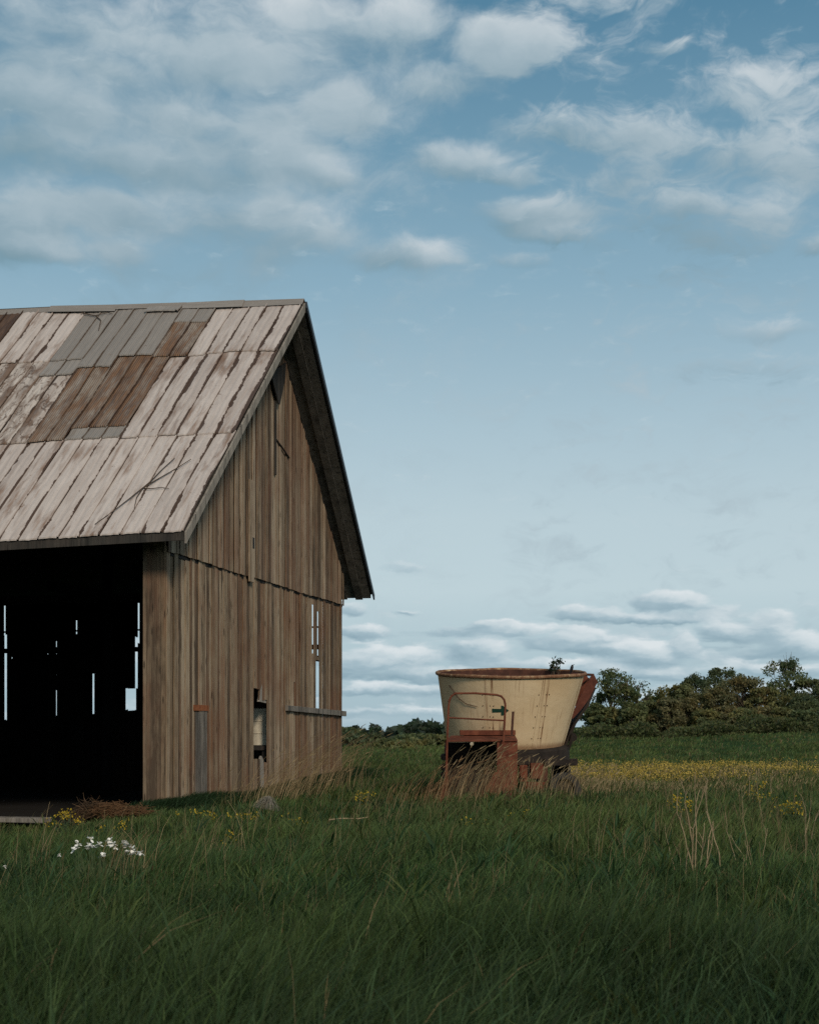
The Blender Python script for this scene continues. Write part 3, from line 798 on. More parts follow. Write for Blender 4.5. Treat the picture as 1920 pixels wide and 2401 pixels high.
# scratch-like dead vine over the railing side
mb = MB(); mb.tube([on_tub((980 + x / 3.592) / S_, (1520 + y / 3.592) / S_) + Vector((0, -.02, 0)) for x, y in ((262, 312), (290, 350), (330, 410), (400, 466), (450, 480), (497, 492))], .010, 5, r1=.006)
mb.tube([on_tub((980 + x / 3.592) / S_, (1520 + y / 3.592) / S_) + Vector((0, -.02, 0)) for x, y in ((300, 378), (322, 395), (348, 430))], .012, 5, r1=.008)
vn = mb.build('dead_vine', M['dead'], None); vn.matrix_world = Matrix.Translation((MX, MY, 0)) @ mixm
tag(vn, 'thin dark dead vine crossing the cream tub behind the railing', 'vine')
# base ring and chassis
mb = MB(); mb.lathe([(0, .72), (1.2, .72), (1.27, .75), (1.27, .98), (1.2, 1.02), (0, 1.02)], n=48); mb.v = [(p[0] - .1, p[1], p[2] + p[1] * .10) for p in mb.v]
mb.build('base_pan', M['rust_black'], mix, smooth=True)
mb = MB(); mb.box(-1.0, 1.18, -1.0, 1.0, .60, .70)
mb.box(.55, 1.2, -1.25, -.99, .605, .74)
mb.build('chassis', M['rust_black'], mix, bevel=.01)
each('frame_rail', M['rust_dark'], mix, lambda m: m.box(-.62, -.42, -1.6, 1.2, .3, .59), lambda m: m.box(.42, .62, -1.2, 1.2, .3, .59))
# gearbox hood in front: open dark mouth, side panel, stepped lid
hood = MB()
y0, y1 = 27.0, 27.85
a = D(941, 1562, y0); b_ = D(1046, 1562, y0); c_ = D(1089, 1556, y0)
L, Mx, Rx, zt = a.x, b_.x, c_.x, a.z
Y0, Y1 = y0 - MY, y1 - MY
hood.box(L - .02, L + .015, Y0, Y1, -.1, zt - .002)                       # left cheek
hood.box(Mx, Rx, Y0 + .01, Y0 + .05, .05, zt + .035)                       # front panel
hood.box(Rx - .03, Rx + .004, Y0 + .052, Y1, .05, zt + .03)               # right cheek
hood.prism([(L - .03, Y0 - .02, zt), (Rx, Y0 - .02, zt + .01), (Rx + .02, Y1, zt + .085), (L + .10, Y1, zt + .085)], (0, 0, .03))
hd = hood.build('gearbox_hood', M['rust'], mix, bevel=.006)
mb = MB(); mb.box(L + .27, Rx + .02, Y1 - .1, Y1 + .12, zt + .12, zt + .22); mb.box(L + .35, Rx - .05, Y1 - .05, Y1 + .1, zt + .10, zt + .125); mb.build('step_ledge', M['rust'], mix, bevel=.008)
mb = MB(); mb.box(L + .02, Mx - .01, Y1 - .06, Y1 - .02, -.1, zt - .02); mb.box(L + .05, Mx - .05, Y0 + .3, Y1 - .1, .0, .45); mb.build('gearbox', M['rust_black'], mix)
mb = MB(); mb.tube([D(993, 1566, 26.97), D(993, 1566, 26.93)], .035, 12); mb.build('reflector', plain_mat('dull reflector', (.35, .30, .22), .4, .2), mix)
# splayed skirt plates, drawbar, odd ironwork in the grass
each('skirt_plate', M['rust'], mix, lambda m: m.prism([(Mx - .05, Y0 - .02, .50), (Rx - .03, Y0 - .02, .50), (Rx - .10, Y0 - .35, -.1), (Mx - .42, Y0 - .35, -.1)], (0, .02, .01)),
     lambda m: m.prism([(L - .16, Y0 - .3, -.1), (L - .05, Y0 - .28, -.1), (L + .01, Y0 - .02, .38), (L - .06, Y0 - .02, .38)], (.02, .01, 0)))
mb = MB()
p0 = D(1096, 1640, 27.6); 
each('drive_box', M['rust'], mix, lambda m: (m.box(p0.x - .02, p0.x + .13, p0.y, p0.y + .3, .3, .62), m.tube([(p0.x + .05, p0.y + .01, .42), (p0.x + .05, p0.y - .05, .42)], .06, 14)), lambda m: m.box(p0.x + .19, p0.x + .43, p0.y - .05, p0.y + .2, .36, .66), lambda m: m.box(p0.x + .1, p0.x + .5, p0.y, p0.y + .15, .0, .295), bevel=.01)
mb = MB(); mb.box(-.35, -.2, -2.9, -1.6, .02, .16); mb.tube([(-.28, -2.85, .09), (-.28, -3.0, .06)], .06, 10); mb.build('drawbar', M['rust_dark'], mix, bevel=.01)
for z in (.78, .58, .44):
    mb = MB(); mb.tube([(L - .06, Y0 + .12, z), (L - .06, Y0 + .22, z + .02)], .06, 10); mb.box(L - .09, L - .021, Y0 + .05, Y0 + .2, z - .05, z + .04)
    mb.build('hose_coupling', M['rust_black'], mix)
# ladder railing
mb = MB(); yr = 26.9
def D2(x, y): return D(x, y, yr)
arc = [D2(937, 1662), D2(940, 1600), D2(942, 1540), D2(944, 1490), D2(945.5, 1476), D2(950, 1466), D2(958, 1460), D2(1000, 1459.5), D2(1045, 1463), D2(1055, 1466), D2(1061, 1473), D2(1063.5, 1484), D2(1062, 1520), D2(1059, 1562)]
mb.tube(arc, .021, 8)
mb.build('railing', M['rust'], mix, smooth=True)
mb = MB(); mb.tube([D2(944, 1511), D2(1000, 1514), D2(1061, 1517)], .016, 8); mb.build('mid_rail', M['rust'], mix, smooth=True)
mb = MB(); p0, p1 = D(1077, 1550, 27.3), D(1080, 1498, 27.3); w = Vector((.022, 0, 0)); dd = Vector((0, .04, 0))
mb.hexa([p0 - w, p0 + w, p0 + w + dd, p0 - w + dd, p1 - w, p1 + w, p1 + w + dd, p1 - w + dd]); mb.build('stub_post', M['rust_dark'], mix)
# discharge chute on the right
mb = MB()
ys = 28.75
poly = [D(1243, 1424, ys), D(1250.5, 1421, ys), D(1258, 1436, ys), D(1250, 1451, ys), D(1240, 1471, ys), D(1224, 1493, ys), D(1205, 1514, ys), D(1203, 1508, ys), D(1217, 1474, ys), D(1232, 1446, ys)]
mb.prism(poly, (0, .04, 0)); mb.build('chute_cheek', M['rust_chute'], mix)
mb = MB(); mb.prism([p + Vector((0, 1.25, .05)) for p in poly], (0, .04, 0)); mb.build('chute_cheek', M['rust'], mix)
mb = MB()
e0, e1, e2_, e3 = D(1250, 1446, ys), D(1234, 1484, ys), D(1208, 1522, ys), D(1187, 1572, ys)
sh = Vector((.05, 0, -.02)); dd = Vector((0, 1.28, .03)); of = Vector((0, .045, 0))
for q0, q1 in ((e0, e1), (e1, e2_), (e2_, e3)):
    mb.hexa([q0 + of, q1 + of, q1 + of + dd, q0 + of + dd, q0 + of + sh, q1 + of + sh, q1 + of + dd + sh, q0 + of + dd + sh])
mb.tube([D(1196, 1552, ys) + Vector((.1, .1, 0)), D(1196, 1552, ys) + Vector((.1, 1.2, 0))], .09, 12)
mb.tube([D(1205, 1545, ys) + Vector((0, -.02, 0)), D(1200, 1566, ys), D(1190, 1590, ys)], .035, 6)
mb.build('chute_belt', M['rust_black'], mix)
each('chute_bar', M['rust_dark'], mix, lambda m: m.tube([D(1202, 1418.5, ys + .05), D(1250, 1421, ys + .05)], .026, 8), lambda m: m.tube([D(1224, 1443, ys + .3), D(1240, 1428, ys + .3)], .02, 6))
# wheels mostly lost in the grass
for wx, wy in ((1.02, -.35), (-1.15, -.2), (1.02, .75), (-1.15, .9)):
    mb = MB(); ax = []
    prof = [(.20, -.10), (.30, -.115), (.365, -.09), (.385, -.04), (.385, .04), (.365, .09), (.30, .115), (.20, .10)]
    for i in range(len(prof) - 1):
        for k in range(28):
            q = []
            for (r_, xx), kk in ((prof[i], k), (prof[i], k + 1), (prof[i + 1], k + 1), (prof[i + 1], k)):
                t = 2 * math.pi * kk / 28; q.append((wx + xx, wy + r_ * math.cos(t), .30 + r_ * math.sin(t)))
            mb.face(q)
    whl = mb.build('wheel', M['black'], mix, smooth=True)
    mb = MB(); mb.tube([(wx - .06, wy, .30), (wx + .06, wy, .30)], .20, 20); mb.tube([(wx - .12, wy, .30), (wx + .12, wy, .30)], .06, 10); mb.build('hub', M['rust_dark'], whl)
# loose old tyre lying in the grass at the right of the wagon
ty = empty('tyre', (2.08 + .90, 27.45, .16)); ty.rotation_euler = (R(68), R(8), R(10)); tag(ty, 'old black tyre slumped in dry grass beside the mixer', 'tyre')
mb = MB(); pr = [(.19 + 0, -.08), (.26, -.10), (.32, -.085), (.345, 0), (.32, .085), (.26, .10), (.19, .08), (.21, 0), (.19, -.08)]
mb.lathe(pr, n=32); mb.build('tread', M['black'], ty, smooth=True)
mb = MB(); mb.lathe([(.2, -.02), (.12, .01), (.05, .03), (.0, .03)], n=24); mb.build('wheel_disc', M['rust_black'], ty, smooth=True)

# bird on the chute bar
bd = empty('bird', tuple(Vector((MX, MY, 0)) + D(1203, 1417.3, 28.8))); tag(bd, 'small black bird perched on the rim of the feed mixer', 'bird')
def bird():
    bm = bmesh.new(); lay = bm.verts.layers.skin.verify()
    pts = [((0, 0, .075), .030), ((.006, 0, .105), .030), ((.012, 0, .130), .020), ((.018, 0, .150), .021), ((-.012, 0, .045), .018), ((-.028, 0, .005), .009), ((-.042, 0, -.035), .006)]
    vs = []
    for p, r_ in pts:
        v = bm.verts.new(p); v[lay].radius = (r_, r_); vs.append(v)
    vs[0][lay].use_root = True
    for a_, b2 in ((0, 1), (1, 2), (2, 3), (0, 4), (4, 5), (5, 6)): bm.edges.new((vs[a_], vs[b2]))
    me = bpy.data.meshes.new('body'); bm.to_mesh(me); bm.free(); me.materials.append(M['bird'])
    o = bpy.data.objects.new('body', me); C.objects.link(o); o.parent = bd
    o.modifiers.new('skin', 'SKIN'); sd = o.modifiers.new('sub', 'SUBSURF'); sd.levels = 2; sd.render_levels = 2
    m_ = MB(); m_.tube([(.034, 0, .152), (.062, 0, .149)], .007, 6, r1=.001); m_.build('beak', M['beak'], bd)
    for s in (-1, 1):
        m_ = MB(); m_.tube([(0, s * .012, .05), (.004, s * .012, .022), (.0, s * .013, .002)], .004, 5)
        for a_ in (-.5, 0, .5): m_.tube([(0, s * .013, .003), (.022 * math.cos(a_), s * .013 + .022 * math.sin(a_), .001)], .0025, 4)
        m_.build('leg', M['beak'], bd)
        m_ = MB()
        w_ = [(.012, s * .027, .115), (.004, s * .031, .09), (-.014, s * .026, .05), (-.032, s * .012, .012), (-.014, s * .020, .075)]
        m_.prism(w_, (0, s * .005, 0)); m_.build('wing', M['bird'], bd)
    bd.rotation_euler = (0, 0, R(20)); bd.scale = (1.15,) * 3
bird()

# ================================================================== TREES
rng = np.random.default_rng(7)
def rand_quads(cen, size, rg, flat=.0, aspect=1.6):
    n = len(cen)
    a = rg.normal(size=(n, 3)); a[:, 2] *= (1 - flat); a /= np.linalg.norm(a, axis=1)[:, None]
    b = rg.normal(size=(n, 3)); b -= (b * a).sum(1)[:, None] * a; b /= np.linalg.norm(b, axis=1)[:, None]
    s = (size * rg.uniform(.6, 1.3, n))[:, None]
    w = a * s * .5 * aspect; h = b * s * .5
    return np.stack([cen - w, cen - h * .9, cen + w, cen + h * .9], 1)
def tree(name, label, cat, x, y, H, W, col, seed, trunk_h=.35, nclump=60, leaf=.26, per=55, shape='round', group=None, airy=0.0, twigs=0, stems=1, z=None):
    rg = np.random.default_rng(seed); rd = random.Random(seed)
    z0 = gzf(x, y) - .05 if z is None else z
    root = empty(name, (x, y, z0)); tag(root, label, cat, group)
    # limbs
    cl = []
    for i in range(nclump):
        f = rg.uniform(0, 1) ** .8
        zz = trunk_h * H + (1 - trunk_h) * H * f * .96
        if shape == 'round': rad = W * .5 * math.sqrt(max(0.02, 1 - (2 * f - .85) ** 2 / 1.45))
        elif shape == 'tall': rad = W * .5 * (1 - f * .55)
        else: rad = W * .5 * (1.0 - f ** 2 * .75)
        a = rg.uniform(0, 2 * np.pi); q = math.sqrt(rg.uniform(.02, 1))
        cl.append((rad * q * math.cos(a), rad * q * math.sin(a), zz))
    cl = np.array(cl)
    tr = MB(); tops = []
    for s_ in range(stems):
        ox = rd.uniform(-.25, .25) * W * (stems > 1); oy = rd.uniform(-.2, .2) * W * (stems > 1)
        pts = [(ox * .3, oy * .3, -.2)]; n_ = 5
        for i in range(1, n_ + 1):
            f = i / n_; pts.append((ox * (.3 + .7 * f) + rd.uniform(-.03, .03) * H * f, oy * (.3 + .7 * f) + rd.uniform(-.03, .03) * H * f, H * .86 * f))
        tr.tube(pts, .018 * H + .02, 7, r1=.006 * H, cap=False); tops.append(pts)
    for i in range(0, len(cl), max(1, len(cl) // 26)):
        pts = tops[i % stems]
        zz = max(.12 * H, cl[i][2] * .55); f = min(.98, zz / (H * .86)) * (len(pts) - 1); k = min(int(f), len(pts) - 2); ff = f - k
        b0 = Vector(pts[k]).lerp(Vector(pts[k + 1]), ff); e_ = Vector(cl[i])
        mid = b0.lerp(e_, .5) + Vector((rd.uniform(-.1, .1), rd.uniform(-.1, .1), .06 * H))
        tr.tube([b0, mid, e_], .007 * H, 5, r1=.0025 * H, cap=False)
    if twigs:
        for i in range(twigs):
            a = rd.uniform(0, 6.28); r_ = rd.uniform(0, .4) * W
            b0 = Vector((r_ * math.cos(a), r_ * math.sin(a), H * rd.uniform(.6, .85)))
            e_ = b0 + Vector((rd.uniform(-.12, .12) * W, rd.uniform(-.1, .1) * W, H * rd.uniform(.15, .33)))
            tr.tube([b0, b0.lerp(e_, .5) + Vector((rd.uniform(-.1, .1), 0, 0)), e_], .022, 4, r1=.008, cap=False)
    if tr.v: tr.build('trunk', M['bark'], root)
    cs = rg.uniform(.40, 1.15, len(cl)) * (W + H) * .066
    keep = rg.uniform(0, 1, len(cl)) > airy * .4
    cen = []; ccol = []
    for (c, s, kp) in zip(cl, cs, keep):
        if not kp: continue
        k = int(per * rg.uniform(.6, 1.3))
        d = rg.normal(size=(k, 3)); d /= np.linalg.norm(d, axis=1)[:, None]; d *= (rg.uniform(0, 1, k) ** .45)[:, None] * s * np.array([1.15, 1.15, .8])
        cen.append(c + d)
        hue = rg.uniform(.75, 1.3); warm = rg.uniform(-.12, .14)
        base = np.array(col) * hue * np.array([1 + warm, 1, 1 - warm])
        ccol.append(base[None] * rg.uniform(.7, 1.35, (k, 1)))
    cen = np.concatenate(cen); ccol = np.concatenate(ccol)
    cen[:, 2] = np.maximum(cen[:, 2], .02)
    quads_mesh('crown', rand_quads(cen, np.full(len(cen), leaf), rg), M['leaf'], ccol, root)
    return root

def at(x, Y): return (x * S_ - 960) / F * Y          # picture column at a distance
def htop(y, Y, x): return EYE + (HZ - y * S_) / F * Y - gzf(at(x, Y), Y)
GREEN, OLIVE, BROWN, DARK = (.100, .120, .056), (.136, .138, .060), (.140, .126, .062), (.076, .098, .052)
tg = 'trees along the far right field edge'
TL = [  # x, distance, top row, width, colour, trunk, airy, shape, clumps, twigs, label
    (1296, 118, 1412, 4.6, GREEN, .28, 1.1, 'tall', 46, 0, 'tall airy green tree just right of the rusty chute', 2),
    (1338, 120, 1424, 4.2, GREEN, .35, 1.3, 'tall', 26, 0, 'thin tree with sparse leaves leaning out left of the sky gap', 2),
    (1377, 126, 1458, 2.6, GREEN, .2, .8, 'round', 26, 0, 'small low tree in the dip of the treeline', 1),
    (1425, 124, 1441, 4.2, OLIVE, .12, .4, 'round', 52, 0, 'rounded olive tree left of the dark treetops', 1),
    (1466, 132, 1419, 3.8, DARK, .3, .7, 'round', 40, 0, 'dark upright tree with a ragged top, left of the tallest middle one', 1),
    (1522, 134, 1402, 4.6, DARK, .25, .6, 'round', 50, 0, 'dark leafy tree that stands highest in the middle of the treeline', 1),
    (1500, 121, 1447, 4.6, BROWN, .08, .2, 'round', 62, 0, 'brown bushy tree in front of the dark middle trees', 1),
    (1566, 122, 1425, 5.2, BROWN, .08, .3, 'round', 66, 0, 'wide brown olive tree right of the dark middle trees', 1),
    (1612, 121, 1446, 4.2, OLIVE, .08, .3, 'round', 50, 0, 'olive tree between the brown tree and the tall ragged tree', 1),
    (1652, 130, 1391, 4.8, GREEN, .34, .9, 'round', 54, 14, 'tall ragged tree with bare twigs above its crown', 1),
    (1703, 128, 1428, 4.2, GREEN, .3, 1.0, 'round', 36, 0, 'loose green tree at the right edge of the picture', 2),
    (1740, 124, 1440, 4.6, DARK, .15, .4, 'round', 44, 0, 'dark tree cut off by the right edge', 1),
    (1690, 119, 1468, 5.0, DARK, .05, .2, 'low', 50, 0, 'dark bushy tree below the tall ragged tree', 1),
    (1790, 124, 1425, 6.0, GREEN, .2, .4, 'round', 50, 0, 'green tree beyond the right edge', 1)]
for i, (x, Y, top, W, col, th, airy, sh, nc, tw, lab, stems) in enumerate(TL):
    tree('field_tree', lab, 'tree', at(x, Y), Y, htop(top, Y, x), W, col, 100 + i, th, int(nc * 1.55), .15, 105, sh, tg, airy + .12, tw, stems)
sg = 'shrubs under the far right trees'
SH = [(1252, 112, 1482, 3.2, GREEN), (1290, 113, 1490, 3.6, OLIVE), (1330, 112, 1480, 3.8, GREEN), (1366, 114, 1474, 3.4, OLIVE), (1402, 112, 1470, 3.8, BROWN), (1440, 114, 1470, 3.8, BROWN),
      (1482, 112, 1496, 4.2, OLIVE), (1524, 113, 1490, 4.0, BROWN), (1566, 112, 1494, 4.2, OLIVE), (1606, 113, 1488, 4.0, BROWN), (1646, 112, 1492, 4.0, OLIVE), (1688, 111, 1496, 4.0, GREEN), (1726, 112, 1490, 4.2, GREEN), (1765, 112, 1490, 4.4, GREEN)]
SL_ = ['shrub just right of the rusty chute', 'olive shrub under the tall airy tree', 'green shrub below the thin leaning tree', 'olive shrub under the dip of the treeline', 'brown shrub left of the rounded olive tree', 'brown shrub in front of the rounded olive tree',
       'olive shrub before the brown bushy tree', 'brown shrub under the highest middle tree', 'olive shrub under the wide brown tree', 'brown shrub right below the wide brown tree', 'olive shrub below the tall ragged tree', 'green shrub under the loose tree at the right edge', 'green shrub cut by the right edge', 'green shrub beyond the right edge']
for i, (x, Y, top, W, col) in enumerate(SH):
    tree('field_shrub', 'bushy ' + SL_[i], 'shrub', at(x, Y), Y, htop(top, Y, x), W, col, 300 + i, .02, 70, .155, 115, 'low', sg, 0, 0, 1)
# low hedge in front of them, one continuous tangle
def leafband(name, pts, col, leaf, seed, kind='stuff'):
    rg = np.random.default_rng(seed); cen = np.array(pts); n = len(cen)
    cc = np.array(col)[None] * rg.uniform(.6, 1.4, (n, 1)) * (1 + rg.uniform(-.12, .12, (n, 3)))
    o = quads_mesh(name, rand_quads(cen, np.full(n, leaf), rg), M['leaf'], cc); tag(o, kind=kind); return o
pts = []; rd = random.Random(4)
for i in range(16000):
    x = rd.uniform(1225, 1800); Y = rd.uniform(102, 108); X = at(x, Y)
    hgt = .8 + .5 * math.sin(X * .9) * math.sin(X * .37 + 1) + .25 * math.sin(X * 2.3)
    pts.append((X, Y, gzf(X, Y) + rd.random() ** .8 * max(.25, hgt)))
tag(leafband('hedge', pts, (.080, .092, .040), .16, 5), 'low green hedge running along the foot of the far trees', 'hedge')
# far wood on the left horizon: reads as one mass
pts = []
for i in range(26000):
    Y = rd.uniform(215, 300); x = rd.uniform(560, 1000); X = at(x, Y)
    hgt = 8.5 + .5 * math.sin(X * .35) + .4 * math.sin(X * .9 + 1) + .3 * math.sin(X * 2.1) + (x - 830) * .0005
    pts.append((X, Y, gzf(X, Y) + rd.random() ** .5 * hgt))
tag(leafband('far_wood', pts, (.050, .068, .046), .85, 6), 'dark distant wood along the horizon left of the mixer', 'wood')
wg = 'shrubs in the field between barn and mixer'
for i, (x, Y, top, W, col, lab) in enumerate([(727, 150, 1530, 5.5, DARK, 'dark shrub at the skyline right beside the barn wall'), (752, 150, 1536, 3.4, GREEN, 'small green shrub second from the barn at the skyline'),
        (735, 120, 1548, 6, DARK, 'broad dark shrub below the skyline beside the barn'), (778, 125, 1546, 6, DARK, 'broad dark shrub in the middle of the field hedge'), (812, 82, 1557, 2.6, GREEN, 'dark green shrub alone in the middle of the field'),
        (838, 80, 1564, 2.4, OLIVE, 'low olive shrub right of the lone dark green one'), (858, 110, 1550, 5, GREEN, 'green shrub half way between barn and mixer'), (893, 105, 1546, 3.6, DARK, 'dark shrub left of the mixer tub'),
        (925, 100, 1548, 5, OLIVE, 'olive shrub touching the mixer tub edge'), (775, 95, 1570, 2.2, OLIVE, 'tiny low shrub in the grass near the barn')]):
    h_ = htop(top, Y, x)
    tree('field_bush', lab, 'shrub', at(x, Y), Y, h_, W, col, 500 + i, .02, 50, .24, 45, 'low', wg)
# sapling rooted inside the tub
sx, sy = at(1172, 29.9), 29.9
tree('sapling', 'thin leafy sapling sticking up over the rim of the mixer tub', 'sapling', sx, sy, EYE + (HZ - 1389 * S_) / F * sy - 1.15, .42, (.030, .042, .022), 77, .84, 9, .045, 20, 'round', None, .4, 0, 2, z=1.15)

# ================================================================== GRASS
def vn(x, y, s, seed):
    r_ = np.random.default_rng(seed); out = np.zeros_like(x)
    for k in range(7):
        a = r_.uniform(0, 6.28); f = s * r_.uniform(.6, 1.6); out += np.sin((x * math.cos(a) + y * math.sin(a)) * f + r_.uniform(0, 6.28))
    return out / 7
def blades(name, x, y, h, w, lean, bend, col, material, tipcol=None, zoff=0.0):
    n = len(x); rg = np.random.default_rng(len(x))
    z = gz(x, y) - .02 + zoff
    fa = rg.uniform(0, np.pi, n); sx_ = np.cos(fa); sy_ = np.sin(fa) * .6
    base = np.stack([x, y, z], 1); side = np.stack([sx_, sy_, np.zeros(n)], 1)
    V = np.zeros((n, 7, 3), np.float32)
    for i, (f, wf) in enumerate(((0, .8), (.4, 1.0), (.75, .65))):
        c = base + np.stack([lean[:, 0] * f + bend[:, 0] * f * f, lean[:, 1] * f + bend[:, 1] * f * f, h * f * (1 - .12 * f * f)], 1)
        V[:, 2 * i] = c - side * (w * wf * .5)[:, None]; V[:, 2 * i + 1] = c + side * (w * wf * .5)[:, None]
    V[:, 6] = base + np.stack([lean[:, 0] + bend[:, 0], lean[:, 1] + bend[:, 1], h * (1 - .12 - .10 * np.hypot(bend[:, 0], bend[:, 1]) / np.maximum(h, .05))], 1)
    idx = np.array([0, 1, 3, 2, 2, 3, 5, 4, 4, 5, 6]); loops = (np.arange(n)[:, None] * 7 + idx[None]).ravel()
    st = (np.arange(n)[:, None] * 11 + np.array([0, 4, 8])[None]).ravel(); tot = np.tile([4, 4, 3], n)
    cc = np.repeat(col, 7, axis=0)
    if tipcol is not None:
        cc = cc.reshape(n, 7, 3); cc[:, 4:6] = cc[:, 4:6] * .6 + tipcol[:, None] * .4; cc[:, 6] = tipcol; cc = cc.reshape(-1, 3)
    return fast_mesh(name, V.reshape(-1, 3), loops, st, tot, material, cc)
def in_barn(x, y, pad=0.0):
    c, s = math.cos(BROT), math.sin(BROT); dx, dy = x - KX, y - KY
    lx = c * dx + s * dy; ly = -s * dx + c * dy
    return (lx < -pad * -1 + .0) & (lx > -LEN) & (ly > pad) & (ly < WID)
def scatter(n, r0, r1, amax, pw, rg):
    u = rg.uniform(0, 1, n)
    e = 2 - pw
    r_ = (r0 ** e + u * (r1 ** e - r0 ** e)) ** (1 / e) if abs(e) > 1e-6 else r0 * (r1 / r0) ** u
    a = rg.uniform(-amax, amax, n); return r_ * np.sin(a), r_ * np.cos(a), r_
def grass():
    """tufts of blades that share height, lean and colour; more of them where they are near"""
    rg = np.random.default_rng(21)
    NT_, PER = 36000, 13
    tx_, ty_, tr_ = scatter(NT_, 3.6, 135, R(22), 2.0, rg)
    k = ~in_barn(tx_, ty_, 0.02); tx_, ty_, tr_ = tx_[k], ty_[k], tr_[k]; NT_ = len(tx_)
    rep_ = lambda q: np.repeat(q, PER, axis=0)
    big = vn(tx_, ty_, .55, 1); mid = vn(tx_, ty_, 1.5, 2)
    th = np.clip(.33 + .12 * big + .24 * mid + rg.normal(0, .08, NT_), .12, .9) * (1 - .38 * sst(ty_, 7, 11))
    tall = rg.uniform(0, 1, NT_) < .03; th[tall] *= 1.3
    th *= 1 - .5 * sst(ty_, 15, 20) * (1 - sst(ty_, 27, 29)) * sst(-tx_, 2.5, 5)
    th *= 1 - .15 * sst(ty_, 17, 24) * (1 - sst(ty_, 40, 60))
    tw = rg.uniform(.7, 1.5, NT_)
    th *= 1 - .5 * np.exp(-((tx_ - 2.3) / 1.3) ** 2 - ((ty_ - 10.6) / 1.5) ** 2)
    tla = rg.normal(.15, .6, NT_); tlm = np.abs(rg.normal(.12, .12, NT_))
    sp = (.05 + .0045 * tr_) * rg.uniform(.6, 1.5, NT_)
    c0 = np.array([.015, .036, .012]); c1 = np.array([.052, .076, .022]); c2 = np.array([.022, .046, .027])
    t = np.clip(.5 + .55 * big + .3 * vn(tx_, ty_, 4, 3) + rg.normal(0, .22, NT_), 0, 1)[:, None]
    tc = c0 + (c1 - c0) * t; q = np.clip(.25 + .6 * vn(tx_, ty_, .9, 9) + rg.normal(0, .2, NT_), 0, 1)[:, None]; tc = tc * (1 - q * .6) + c2 * q * .6
    near_ = (1 - sst(ty_, 5.5, 10))[:, None]; tc = tc * (1 - .32 * near_) + (c2 * .85) * .32 * near_  # near grass darkened and cooled, foreground cloud shade put into its colour
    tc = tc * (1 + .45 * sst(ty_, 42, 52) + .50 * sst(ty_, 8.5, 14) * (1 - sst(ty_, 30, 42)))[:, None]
    ol = (sst(ty_, 11, 19) * np.clip(.45 + .7 * vn(tx_, ty_, .7, 14), 0, .8))[:, None]; tc = tc * (1 - ol) + np.array([.078, .098, .032]) * ol  # gain above and olive here put a sunlit band into the grass colour
    tc = tc * rg.uniform(.6, 1.45, (NT_, 1))
    oa = rg.uniform(0, 6.28, NT_ * PER); orr = np.sqrt(rg.uniform(0, 1, NT_ * PER)) * rep_(sp)
    x = rep_(tx_) + np.cos(oa) * orr; y = rep_(ty_) + np.sin(oa) * orr; r_ = rep_(tr_)
    k = ~in_barn(x, y, 0.02); n = len(x)
    h = rep_(th) * rg.uniform(.5, 1.25, n)
    w = np.maximum(.0075, .00045 * r_) * rep_(tw) * rg.uniform(.6, 1.5, n)
    out = rg.uniform(.0, .26, n) * h
    lx = np.cos(rep_(tla)) * rep_(tlm); ly = np.sin(rep_(tla)) * rep_(tlm)
    lean = np.stack([np.cos(oa) * out + lx * h, np.sin(oa) * out + ly * h], 1)
    bm_ = rg.uniform(.0, 1, n) ** 1.6 * .5 * h
    bend = np.stack([np.cos(oa) * bm_ + lx * h * 1.2 + rg.normal(0, .06, n), np.sin(oa) * bm_ + ly * h * 1.2 + rg.normal(0, .06, n)], 1)
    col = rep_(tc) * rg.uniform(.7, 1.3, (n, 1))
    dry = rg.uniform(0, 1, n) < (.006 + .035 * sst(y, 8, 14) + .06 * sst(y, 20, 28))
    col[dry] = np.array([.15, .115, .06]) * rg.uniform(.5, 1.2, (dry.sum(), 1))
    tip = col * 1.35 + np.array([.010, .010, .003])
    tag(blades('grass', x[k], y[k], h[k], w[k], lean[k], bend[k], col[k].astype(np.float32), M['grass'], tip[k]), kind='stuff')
    # rank dark tussock grass hugging the barn foot
    n = 16000; t_ = rg.uniform(-.6, WID + .6, n); o_ = np.abs(rg.normal(0, .42, n)) + .05
    cB, sB = math.cos(BROT), math.sin(BROT)
    x = KX + cB * o_ - sB * t_; y = KY + sB * o_ + cB * t_
    m_ = 5000; s2 = rg.uniform(-.2, 1.3, m_); o2 = np.abs(rg.normal(0, .3, m_)) + .04
    x = np.concatenate([x, KX - cB * s2 + sB * o2]); y = np.concatenate([y, KY - sB * s2 - cB * o2]); n = len(x)
    h = rg.uniform(.10, .34, n); w = rg.uniform(.008, .018, n)
    la = rg.uniform(0, 6.28, n); lean = np.stack([np.cos(la) * .2 * h + .2 * h, np.sin(la) * .2 * h], 1); ba = rg.uniform(0, 6.28, n); bend = np.stack([np.cos(ba) * .4 * h + .15, np.sin(ba) * .4 * h], 1)
    col = np.array([.020, .040, .017]) * rg.uniform(.6, 1.5, (n, 1))
    tag(blades('rank_grass', x, y, h, w, lean, bend, col.astype(np.float32), M['grass']), kind='stuff')
grass()

